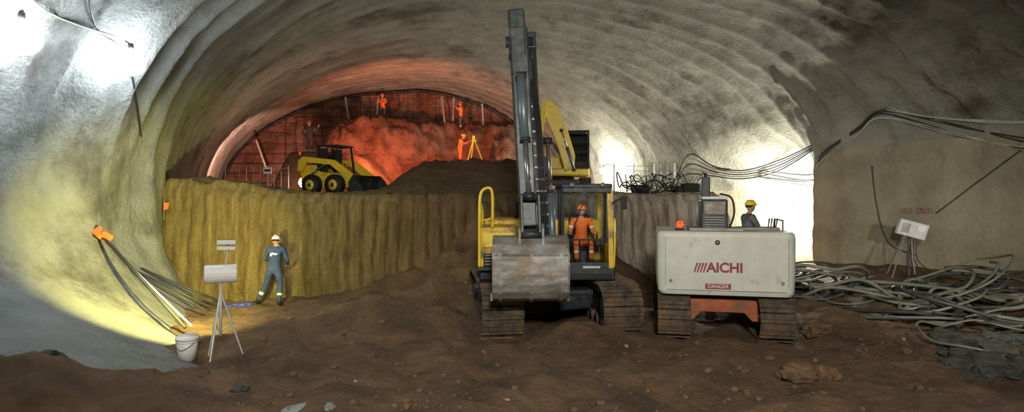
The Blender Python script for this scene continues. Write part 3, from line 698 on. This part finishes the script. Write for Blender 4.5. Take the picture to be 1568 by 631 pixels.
hyd(e2, (0.45, -1.45, 1.1), (-0.1, -1.42, 2.8), 0.07)
e2.beam((-0.80, -1.15, 4.0), (-1.15, -1.4, 1.8), 0.26, 0.4, 0.2, 0.22, 'yellowc', 0.02)
e2.prism([(-1.3, 0.9), (-0.9, 0.75), (-0.6, 1.0), (-0.6, 1.4), (-0.9, 1.75), (-1.3, 1.85), (-1.4, 1.4)], 'y', -1.7, -1.1, 'dark', 0.03)
hyd(e2, (-0.55, -0.9, 3.2), (-0.9, -0.9, 4.0), 0.05)
e2.done((2.35, 27.0, 2.82), (0, 0, math.radians(-4)))

# ------------------------------------------------------------------ skid steer loader (faces +x)
sk = B('skid_steer_loader')
for wy in (-0.72, 0.72):
    for wx in (-0.62, 0.55):
        sk.cyl((wx, wy - 0.15, 0.40), (wx, wy + 0.15, 0.40), 0.40, 0.40, 'black', 28)
        sk.cyl((wx, wy - 0.16, 0.40), (wx, wy + 0.16, 0.40), 0.22, 0.22, 'yellowc', 20)
        sk.cyl((wx, wy - 0.17, 0.40), (wx, wy + 0.17, 0.40), 0.08, 0.08, 'dark', 12)
        for k in range(20):
            a = 2 * math.pi * k / 20
            sk.box((wx + math.cos(a) * 0.40, wy, 0.40 + math.sin(a) * 0.40), (0.05, 0.29, 0.06), 'black', (0, -a, 0))
sk.prism([(-1.35, 0.45), (-1.2, 0.28), (0.95, 0.28), (1.0, 0.6), (0.7, 0.85), (-0.4, 0.95), (-0.6, 1.25), (-1.3, 1.2), (-1.4, 0.9)], 'y', -0.52, 0.52, 'yellowc', 0.03)
sk.box((-1.36, 0, 0.85), (0.06, 0.8, 0.5), 'black', bevel=0.01)
for sy in (-0.45, 0.45):
    sk.beam((0.62, sy, 0.85), (0.45, sy, 1.98), .07, .07, .07, .07, 'black', .01)
    sk.beam((-0.55, sy, 1.1), (-0.50, sy, 1.98), .09, .09, .09, .09, 'black', .01)
    sk.beam((-0.05, sy, 0.95), (-0.05, sy, 1.98), .04, .04, .04, .04, 'black', .005)
    sk.box((-0.28, sy, 1.45), (0.45, 0.02, 0.95), 'black')
    for k in range(5): sk.beam((-0.5, sy, 1.15 + k * 0.16), (0.5, sy, 1.15 + k * 0.16), .015, .015, .015, .015, 'black', 0)
sk.box((-0.02, 0, 2.02), (1.12, 1.02, 0.09), 'black', bevel=0.03); sk.box((-0.1, 0, 1.2), (0.5, 0.5, 0.12), 'black', bevel=0.03)
sk.box((-0.35, 0, 1.45), (0.1, 0.5, 0.5), 'black', bevel=0.03)
sk.box((-0.75, 0, 1.35), (0.35, 0.8, 0.25), 'dark', bevel=0.03)
for sy in (-0.66, 0.66):
    sk.prism([(-1.40, 1.0), (-1.15, 0.95), (-0.95, 1.35), (0.3, 1.22), (1.15, 0.62), (1.35, 0.25), (1.5, 0.3), (1.38, 0.85), (0.5, 1.42), (-1.1, 1.60), (-1.35, 1.45)], 'y', sy - 0.06, sy + 0.06, 'yellowc', 0.015)
    hyd(sk, (-0.9, sy * 0.9, 0.75), (0.0, sy * 0.9, 1.3), 0.045)
    sk.cyl((-1.3, sy, 1.68), (-1.3, sy, 1.78), 0.05, 0.04, 'beacon', 10)
bk = [(1.42, 0.10), (1.42, 0.55), (1.55, 0.78), (1.62, 0.78), (1.52, 0.5), (1.55, 0.22), (2.25, 0.06), (2.25, 0.02), (1.5, 0.02)]
sk.prism(bk, 'y', -0.92, 0.92, 'dark', 0.008)
for sy in (-0.93, 0.93): sk.prism([(1.42, 0.05), (1.42, 0.55), (1.6, 0.78), (1.8, 0.6), (2.2, 0.05)], 'y', sy - 0.02, sy + 0.02, 'dark')
sk.done((-7.3, 24.3, benchtop(-7.3, 24.3) - 0.03), (0, 0, math.radians(-22)), 0.98)

# ------------------------------------------------------------------ people
wx, wy = -6.12, 15.1
human('worker_walking', dict(pel=(0.02, 0, .95), spi=(.02, .02, 1.11), che=(.03, .04, 1.28), uch=(.03, .06, 1.39), nec=(.02, .08, 1.47), hea=(.0, .12, 1.545),
      shL=(-.16, .06, 1.41), elL=(-.27, .12, 1.16), wrL=(-.16, .34, 1.10), shR=(.215, .06, 1.41), elR=(.31, .06, 1.15), wrR=(.22, .28, 1.02),
      hiL=(-.09, 0, .90), knL=(-.26, .14, .52), anL=(-.46, .10, .11), toL=(-.50, .28, .05), hiR=(.11, 0, .90), knR=(.14, .05, .50), anR=(.13, -.03, .10), toR=(.16, .14, .045)),
      (wx, wy, gz(wx, wy)), 0, 1.04, 'navy', helmet='helw', backband=True, headrot=(-0.15, 0, 0.1))
def onb(x, y): return (x, y, benchtop(x, y) - 0.02)
human('worker_on_ledge', dict(elL=(-.36, .1, 1.22), wrL=(-.5, .22, 1.42), elR=(.3, .12, 1.15), wrR=(.12, .32, 1.2)), onb(-10.35, 30.0), math.pi, 1.03, 'dkcloth', helmet='helo')
human('miner', dict(elL=(-.30, .15, 1.18), wrL=(-.1, .34, 1.2), elR=(.3, .15, 1.18), wrR=(.1, .36, 1.25)), onb(-8.0, 36.3), math.pi * 0.9, 1.05, 'orange', 'dkcloth', helmet='helo')
human('miner', dict(elL=(-.34, .12, 1.25), wrL=(-.3, .3, 1.45)), onb(-3.2, 36.6), math.pi * 0.5, 1.05, 'orange', 'dkcloth', helmet='helo')
human('surveyor', dict(pel=(0, 0, .95), che=(0, .06, 1.27), uch=(0, .1, 1.37), nec=(0, .13, 1.44), hea=(0, .17, 1.51), elL=(-.28, .18, 1.2), wrL=(-.15, .4, 1.3), elR=(.28, .18, 1.2), wrR=(.12, .42, 1.3)),
      onb(-2.85, 32.2), -math.pi / 2, 1.06, 'orange', helmet='hely')
tp = B('survey_tripod')
for k in range(3):
    a = 2 * math.pi * k / 3 + 0.3
    ex_, ey_ = math.cos(a) * 0.62, math.sin(a) * 0.62
    tp.beam((ex_, ey_, 0), (ex_ * 0.1, ey_ * 0.1, 1.38), .05, .05, .06, .06, 'yellowc', 0.005)
tp.cyl((0, 0, 1.36), (0, 0, 1.42), .14, .14, 'yellowc'); tp.box((0, 0, 1.55), (.16, .16, .26), 'yellowc', bevel=0.03)
tp.cyl((-0.12, 0, 1.58), (.14, 0, 1.58), .04, .05, 'black')
tp.done(onb(-2.1, 32.2))

# ------------------------------------------------------------------ floodlight tripod at left
fl = B('floodlight_tripod')
for k in range(3):
    a = 2 * math.pi * k / 3 + 0.5; fl.cyl((math.cos(a) * 0.36, math.sin(a) * 0.36, 0), (0, 0, 1.15), 0.014, 0.018, 'lgrey', 8)
    fl.cyl((math.cos(a) * 0.17, math.sin(a) * 0.17, 0.6), (0, 0, 0.45), 0.009, 0.009, 'lgrey', 6)
fl.cyl((0, 0, 0.4), (0, 0, 1.35), 0.022, 0.022, 'lgrey', 12)
fl.cyl((0.05, 0, 1.35), (0.12, 0, 1.95), 0.012, 0.012, 'lgrey', 8)
hood = [(-0.02 + 0.16 * math.sin(math.radians(a)), 1.46 + 0.155 * math.cos(math.radians(a))) for a in range(-20, 181, 20)]
hin = [(0.9 * p[0] - 0.012, 1.46 + (p[1] - 1.46) * 0.88) for p in hood]
fl.M = Matrix.Rotation(math.radians(-155), 4, 'Z')
fl.prism(hood + hin[::-1], 'x', -0.24, 0.24, 'white')
for xx in (-0.25, 0.24): fl.prism(hood, 'x', xx, xx + 0.01, 'lgrey')
fl.M = Matrix.Identity(4)
fl.box((0.10, 0.0, 1.90), (0.32, 0.05, 0.06), 'white', bevel=0.01); fl.box((0.10, 0.0, 2.0), (0.32, 0.05, 0.07), 'white', bevel=0.01)
fl.box((0.10, 0.03, 1.95), (0.05, 0.03, 0.2), 'grey')
FT = (-4.98, 10.05, gz(-4.98, 10.05) - 0.01)
fl.done(FT)
def spot(name, loc, target, power, color, angle, size=0.1, blend=0.6, parent=None):
    l = bpy.data.lights.new(name, 'SPOT'); l.energy = power; l.color = color; l.spot_size = math.radians(angle); l.spot_blend = blend; l.shadow_soft_size = size
    o = bpy.data.objects.new(name, l); COL.objects.link(o); o.location = loc
    o.rotation_euler = (Vector(target) - Vector(loc)).to_track_quat('-Z', 'Y').to_euler(); return o
spot('yellow_work_light', (-5.35, 10.6, 1.45), (-8.2, 12.9, 0.85), 1900, (1.0, 0.90, 0.24), 106, 0.08, 0.7)
spot('bench_work_light', (-4.88, 10.35, 1.98), (-5.2, 16.5, 1.6), 400, (1.0, 0.88, 0.42), 95, 0.10, 0.6)

bu = B('plastic_bucket')
bu.cyl((0, 0, 0), (0, 0, 0.40), 0.145, 0.175, 'white', 28); bu.cyl((0, 0, 0.37), (0, 0, 0.41), 0.19, 0.19, 'white', 28); bu.cyl((0, 0, 0.33), (0, 0, 0.345), 0.185, 0.185, 'white', 28)
bu.tube([(-0.18, 0, 0.36), (-0.12, -0.14, 0.28), (0, -0.2, 0.22), (0.12, -0.14, 0.28), (0.18, 0, 0.36)], 0.006, 'grey', 6)
bu.done((-5.72, 10.35, gz(-5.72, 10.35) - 0.01), (0.08, 0.05, 0))
la = B('long_handled_scraper')
pa = Vector((-6.45, 11.6, 0.16)); pb = snap((-8.7, 12.6, 1.9), 0.22)
la.tube([pa, pb], 0.035, 'hosed', 8, 1); la.tube([pa + Vector((.08, .1, .0)), pb + Vector((.06, 0, -.12))], 0.022, 'lgrey', 8, 1)
la.beam(pb - Vector((0.02, 0, 0.02)), pb + (pb - pa).normalized() * 0.3, 0.12, 0.16, 0.22, 0.10, 'helo', 0.03)
la.box(pb + Vector((0.08, 0, 0.02)), (0.24, 0.1, 0.14), 'helo', (0, 0.5, 0), 0.03)
la.done()
dp = B('leaning_pipes')
for k in range(4):
    p = snap((-8.2, 13.4 + 0.25 * k, 1.4), 0.07); dp.tube([(-6.9 - 0.1 * k, 13.3 + 0.4 * k, 0.15), p], 0.025, 'hosed', 8, 1)
dp.done()
fg = B('orange_warning_flag'); q = snap((-9.4, 16.0, 2.4), 0.06)
fg.cyl(q - Vector((0, 0, .3)), q + Vector((0, 0, .25)), 0.012, 0.012, 'grey', 8); fg.prism([(q.x, q.z - .05), (q.x + .12, q.z + .0), (q.x + .15, q.z + .16), (q.x, q.z + .18)], 'y', q.y - .01, q.y + .01, 'helo'); fg.done()

# ------------------------------------------------------------------ lamps on walls
def globe_lamp(name, p, lampm, r, wall=True):
    b = B(name); p = Vector(p); b.ell(p, (r, r, r), lampm, u=20, v=14)
    w = snap(p, -0.05)
    up = Vector((0, 0, 1))
    b.cyl(p + up * r * 0.8, p + up * (r + 0.12), 0.07, 0.05, 'black', 12)
    if wall: b.tube([p + up * (r + 0.1), lerp(p + up * (r + 0.25), w + up * 0.2, 0.5), w + up * 0.15], 0.02, 'black', 8)
    else: b.cyl(p - up * r * 0.8, (p.x, p.y, p.z - 1.2), 0.03, 0.03, 'grey', 8)
    return b.done()
globe_lamp('wall_floodlight', (-8.22, 9.85, 5.42), 'lampc', 0.30)
globe_lamp('wall_floodlight', (-7.98, 12.3, 5.55), 'lampc', 0.28)
globe_lamp('pocket_floodlight', (11.85, 24.8, 2.2), 'lampw', 0.22)
globe_lamp('bench_floodlight', (4.9, 31.6, 4.1), 'lampw2', 0.18)
globe_lamp('red_floodlight', (-9.15, 25.9, 3.35), 'lampr', 0.24, False)
spot('red_light_face', (-6.0, 27.3, 4.6), (-6.0, 38, 6.6), 3000, (1.0, 0.26, 0.13), 120, 0.15, 0.7)
spot('red_light_flank', (-11.9, 28.2, 3.7), (-18.0, 35.6, 4.8), 3000, (1.0, 0.50, 0.38), 78, 0.15, 0.5)

# ------------------------------------------------------------------ cables
cb = B('wall_cables')
def wallcable(pts, r, m, off=0.06):
    cb.tube([snap(p, off) for p in pts], r, m, 6, 5)
run = [(9.6, 27.6, 4.2), (11.0, 26.0, 3.6), (11.9, 22.8, 3.5), (11.6, 21.9, 4.3), (12.2, 20.6, 5.2), (12.6, 19.8, 5.75), (14.0, 18.6, 5.0), (15.2, 17.4, 4.4), (16.2, 15.0, 3.8)]
for k in range(5):
    wallcable([(a, y + 0.05 * k, z - 0.07 * k + 0.10 * math.sin(k * 2 + i)) for i, (a, y, z) in enumerate(run)], 0.022, 'cable' if k < 3 else 'cablew')
for k in range(3):
    wallcable([(12.6, 19.8, 5.7 + 0.05 * k), (13.6, 19.0, 5.35), (14.8, 17.9, 5.0 + 0.05 * k), (15.8, 16.6, 4.8), (16.4, 14.5, 4.2 + 0.1 * k)], 0.025, 'cablew')
for k in range(5):
    cb.tube([snap((11.4, 22.2, 4.7 - .05 * k), 0.1), (10.2, 22.6, 4.1 - 0.1 * k), (9.0, 23.0, 3.75 - 0.08 * k), (8.0, 23.4, 3.95 - 0.1 * k), (7.2, 23.8, 4.45 - 0.2 * k), (6.7, 24.2, 3.4), (6.3, 24.4, 2.9)], 0.022, 'cable' if k % 2 == 0 else 'cablew', 6, 5)
wallcable([(12.4, 20.3, 3.8), (12.5, 20.2, 2.5), (12.8, 20.0, 1.2), (13.4, 19.5, 0.8)], 0.015, 'cable')
wallcable([(15.2, 17.4, 4.2), (14.4, 18.2, 3.2), (13.7, 19.0, 2.2)], 0.015, 'cable')
wallcable([(-6.5, 9.5, 7.2), (-7.4, 10.4, 6.4), (-7.9, 11.6, 5.9), (-8.0, 12.6, 5.7), (-8.6, 13.6, 5.0), (-9.0, 14.5, 4.2)], 0.02, 'cable')
wallcable([(-7.6, 9.0, 6.2), (-8.0, 10.2, 5.9), (-7.9, 12.0, 5.9)], 0.02, 'cablew')
cb.done()
cc = B('tangled_cables')
for k in range(18):
    a = Vector((random.uniform(4.6, 7.0), random.uniform(22.5, 25.0), 0)); a.z = benchtop(a.x, a.y) + 0.05
    pts = [a]
    for j in range(6):
        q = pts[-1] + Vector((random.uniform(-.5, .7), random.uniform(-.3, .3), 0)); q.x = max(4.2, min(7.4, q.x)); q.z = 2.9 + abs(random.gauss(0.30, 0.3)); pts.append(q)
    cc.tube(pts, random.choice((0.018, 0.025, 0.03)), random.choice(('cable', 'cable', 'cablew')), 6, 5)
for k in range(6): cc.box((random.uniform(5.0, 7.0), random.uniform(22, 24), 3.0), (random.uniform(.3, .8), .3, random.uniform(.2, .5)), random.choice(('dark', 'black', 'grey')), (0, 0, random.random()), 0.02)
cc.done()
def fence(name, p0, p1, h, z, nx=9, nz=5):
    f = B(name); p0 = Vector(p0); p1 = Vector(p1)
    for i in range(nx + 1):
        q = lerp(p0, p1, i / nx); r = 0.03 if i % 3 == 0 else 0.010
        f.cyl((q.x, q.y, benchtop(q.x, q.y) - 0.05), (q.x, q.y, z + h), r, r, 'grey', 6)
    for k in range(nz + 1): f.cyl((p0.x, p0.y, z + h * (k + 0.5) / (nz + 1)), (p1.x, p1.y, z + h * (k + 0.5) / (nz + 1)), 0.010, 0.010, 'grey', 6)
    return f.done()
fence('mesh_fence', (-12.3, 25.2, 0), (-9.6, 25.2, 0), 1.15, 2.9)
fence('mesh_fence', (4.6, 26.5, 0), (7.2, 26.0, 0), 1.3, 2.9)
sg = B('bench_sign'); sg.box((0, 0, 1.0), (0.35, 0.04, 0.28), 'white', bevel=0.01); sg.cyl((0, 0, 0), (0, 0, 0.9), 0.02, 0.02, 'grey', 8); sg.box((0, -0.025, 1.0), (0.25, 0.01, 0.08), 'black'); sg.done(onb(-10.15, 24.4))
jk = B('scrap_pile')
for k in range(14):
    x = random.uniform(-12.2, -9.8); y = random.uniform(21.5, 24.0); z = benchtop(x, y)
    if k % 2: jk.box((x, y, z + 0.08), (random.uniform(.3, .9), random.uniform(.1, .3), random.uniform(.06, .2)), random.choice(('dark', 'grey', 'black')), (random.uniform(-.3, .3), random.uniform(-.3, .3), random.uniform(0, 3)), 0.02)
    else: jk.tube([(x, y, z + .03), (x + .3, y + .1, z + .25), (x + .7, y, z + .05)], 0.03, 'cable', 6)
jk.done()
rb = B('steel_arch_rib')
ring = left[iF - 3] + right[iF - 3][:-1][::-1]
cxr = -7.5
rb.tube([Vector((lerp(p.x, cxr, 0.02), p.y - 0.15, lerp(p.z, 3.5, 0.03))) for p in ring[44:-44:3]], 0.09, 'dark', 8, 1)
rb.done()
# reinforcing mesh hung against the face
fm = B('face_wire_mesh')
for k in range(26):
    x = -14.5 + k * 0.6; h = 6.9 * math.sqrt(max(0, 1 - ((x + 6.5) / (12.4 if x < -6.5 else 9.3)) ** 2)) - 0.25
    if h > 1: fm.cyl((x, 37.45, 2.8), (x + 0.05, 37.45, 2.76 + h), 0.02, 0.02, 'dark', 6)
for k in range(10):
    z = 3.6 + k * 0.6; q = math.sqrt(max(0, 1 - ((z - 2.76) / 6.9) ** 2))
    fm.cyl((-6.5 - 11.9 * q, 37.45, z), (-6.5 + 8.9 * q, 37.45, z), 0.018, 0.018, 'dark', 6)
fm.done()
sp = B('face_anchor_poles')
for a, c in (((-10.55, 37.2, 9.0), (-10.2, 37.0, 7.0)), ((-4.45, 37.2, 9.0), (-4.2, 37.1, 7.0)), ((-15.0, 34.5, 6.0), (-14.2, 34.0, 4.3)), ((-1.9, 37.2, 8.6), (-1.8, 37.1, 7.0)), ((-8.5, 37.3, 9.1), (-8.6, 37.2, 7.2)), ((-3.7, 37.3, 9.0), (-3.75, 37.2, 7.1))):
    sp.cyl(a, c, 0.06, 0.06, 'cablew', 8)
sp.done()

# ------------------------------------------------------------------ right: control box on stand, marks, hoses
bxp = Vector((12.45, 18.3, 1.72))
ib = B('instrument_box_stand')
ib.box(bxp, (0.78, 0.35, 0.50), 'lgrey', (0, 0.28, -0.4), 0.03)
d_ = Euler((0, 0.28, -0.4)).to_matrix()
ib.box(bxp + d_ @ Vector((0.2, -0.18, 0.08)), (0.22, 0.03, 0.2), 'white', (0, 0.28, -0.4), 0.01)
ib.box(bxp + d_ @ Vector((-0.2, -0.18, 0.0)), (0.2, 0.03, 0.28), 'grey', (0, 0.28, -0.4), 0.01)
for k in range(4):
    a = 2 * math.pi * k / 4 + 0.5; fx, fy = bxp.x - 0.35 + math.cos(a) * 0.45, bxp.y + math.sin(a) * 0.4
    ib.cyl((fx, fy, gz(fx, fy) - 0.03), (bxp.x - 0.15 + math.cos(a) * 0.12, bxp.y + math.sin(a) * 0.1, bxp.z - 0.2), 0.02, 0.02, 'grey', 8)
    ib.tube([(bxp.x + 0.1 * k - 0.2, bxp.y - 0.1, bxp.z - 0.2), (bxp.x - 0.3 + 0.1 * k, bxp.y - 0.25, bxp.z - 0.9), (bxp.x - 0.6 + 0.3 * k, bxp.y - 0.6, gz(bxp.x - 0.6 + 0.3 * k, bxp.y - 0.6) + 0.03)], 0.015, 'cable', 6)
ib.done()
wp = snap((13.2, 19.2, 2.3), 0.03)
text('5.5  20.1', 0.24, wp + Vector((-0.12, -0.15, 0)), (math.pi / 2, 0, math.radians(-40)), 'redp', None, 'painted_wall_mark')
hs = B('hose_pile')
def gh(x, y, h=0.03): return Vector((x, y, gz(x, y) + h))
rnd = random.Random(3)
for k in range(8):
    pts = []
    for i in range(11):
        t = i / 10; x = lerp(7.6, 12.6, t) + rnd.uniform(-.5, .5); y = lerp(18.6 - 0.2 * k, 13.6 - 0.45 * k, t) + rnd.uniform(-.8, .8)
        pts.append(gh(x, y, 0.05 + rnd.random() ** 2 * 0.45))
    hs.tube(pts, rnd.choice((0.03, 0.04, 0.05)), rnd.choice(('hoseg', 'hosed', 'hoseg')), 8, 7)
for k in range(26):
    cx_, cy_ = rnd.choice(((9.3, 13.2), (8.3, 16.2), (10.0, 12.2), (10.6, 14.6), (9.2, 11.2), (7.7, 17.4))); cx_ += rnd.uniform(-.9, .9); cy_ += rnd.uniform(-.8, .8)
    r = rnd.uniform(0.3, 0.9); tilt = rnd.uniform(0.2, 0.9); ph = rnd.random() * 6; m_ = rnd.choice(('hoseg', 'hosed', 'hoseg', 'hosed')); rr = rnd.choice((0.022, 0.03, 0.04))
    pts = []
    for i in range(rnd.choice((12, 16, 22))):
        a = ph + 2 * math.pi * i / 12; q = r * (1 + 0.02 * i); x = cx_ + math.cos(a) * q * 1.3 + 0.03 * i; y = cy_ + math.sin(a) * q; pts.append(gh(x, y, 0.05 + tilt * (0.5 + 0.5 * math.sin(a + ph)) * q))
    hs.tube(pts, rr, m_, 8, 4)
for k in range(6):
    pts = [gh(rnd.uniform(7.4, 8.4), rnd.uniform(12.2, 14), 0.05), gh(rnd.uniform(8.5, 9.5), rnd.uniform(12, 13.5), 0.3 * rnd.random() + .05), gh(rnd.uniform(9.5, 10.5), rnd.uniform(11, 13), 0.35 * rnd.random() + .05), gh(rnd.uniform(10.5, 12.5), rnd.uniform(10.5, 13), 0.1)]
    hs.tube(pts, rnd.choice((0.03, 0.04, 0.05)), rnd.choice(('hoseg', 'hosed')), 8, 8)
hs.done()

def rock(b, p, s, m, rn, sub=2, amp=0.45):
    q = bmesh.new(); bmesh.ops.create_icosphere(q, subdivisions=sub, radius=1); o = rn.random() * 50
    for v in q.verts:
        v.co *= 1 + amp * noise.noise(v.co * 1.1 + Vector((o, o, o))) + 0.25 * noise.noise(v.co * 3 + Vector((o, 0, 0)))
        v.co = Vector((v.co.x * s[0], v.co.y * s[1], v.co.z * s[2]))
    b.merge(q, m, False, Matrix.Translation(p) @ Matrix.Rotation(rn.random() * 6, 4, 'Z'))
rk = B('rubble'); rn = random.Random(11)
for k in range(1500):
    y = 6.3 + (rn.random() ** 1.5) * 9; x = rn.uniform(-0.62, 0.75) * y
    if x < -5.0 and y > 8: continue
    if -0.8 < x < 5.6 and y > 10.7: continue
    s = 0.015 + 0.055 * rn.random() ** 4
    rock(rk, (x, y, gz(x, y) + s * 0.2), (s, s * rn.uniform(.7, 1.2), s * rn.uniform(.5, .8)), 'clod' if rn.random() < 0.98 else 'stonel', rn, 1)
rk.done()
rs = B('stone_slabs')
for (x, y, a, b_, c, m) in ((-2.75, 7.55, .22, .11, .07, 'stonel'), (-2.3, 7.4, .06, .10, .05, 'stonel'), (4.75, 8.9, .17, .15, .15, 'clod'), (5.9, 11.3, .3, .25, .15, 'clod'), (4.3, 8.8, .3, .25, .15, 'clod'), (-3.8, 8.2, .12, .1, .06, 'stone'), (-6.0, 7.6, .22, .18, .12, 'stone')):
    rock(rs, (x, y, gz(x, y) + c * 0.2), (a, b_, c), m, rn, 3)
for k in range(60):
    y = rn.uniform(8.9, 11.0); x = rn.uniform(0.74, 0.90) * y; a = rn.uniform(.08, .34)
    rock(rs, (x, y, gz(x, y) + a * 0.1), (a, a * rn.uniform(.6, 1), a * rn.uniform(.3, .6)), 'stone', rn, 2, 0.7)
rs.done()
bt = B('blue_tarpaulin')
for k in range(4):
    x, y = -7.05 + 0.14 * k, 14.7 + 0.1 * (k % 2); rock(bt, (x, y, gz(x, y) + 0.02), (0.14, 0.10, 0.04), 'blue', rn, 2, 0.7)
bt.done()

# ------------------------------------------------------------------ added fill lighting
spot('fill_light_rear', (0.5, -3.0, 6.0), (1.4, 12, 0.8), 6000, (1.0, 0.95, 0.86), 78, 0.7, 0.7)  # unseen fill spot added behind the camera for machines and foreground
spot('fill_light_side', (9.0, 1.0, 4.5), (12.0, 18, 1.0), 4200, (1.0, 0.95, 0.82), 54, 0.4, 0.9)  # unseen spot added to brighten the right wall
l = bpy.data.lights.new('cab_fill_light', 'POINT'); l.energy = 14; l.color = (1, 0.93, 0.85); l.shadow_soft_size = 0.06  # added point light so the seated operator shows inside the cab
o = bpy.data.objects.new('cab_fill_light', l); COL.objects.link(o); o.location = (1.5, 12.3, 2.72)
w = bpy.data.worlds.new('tunnel_dark'); sc.world = w; w.use_nodes = True
w.node_tree.nodes['Background'].inputs[0].default_value = (0.5, 0.5, 0.45, 1); w.node_tree.nodes['Background'].inputs[1].default_value = 0.01

# ------------------------------------------------------------------ camera
cam = bpy.data.cameras.new('camera'); cam.sensor_width = 36; cam.lens = 36 * 900 / 1568; cam.shift_y = -15.5 / 1568; cam.clip_end = 200
co = bpy.data.objects.new('camera', cam); COL.objects.link(co); co.location = (0, 0, 2.76); co.rotation_euler = (math.pi / 2, 0, 0)
sc.camera = co
sc.view_settings.view_transform = 'Standard'
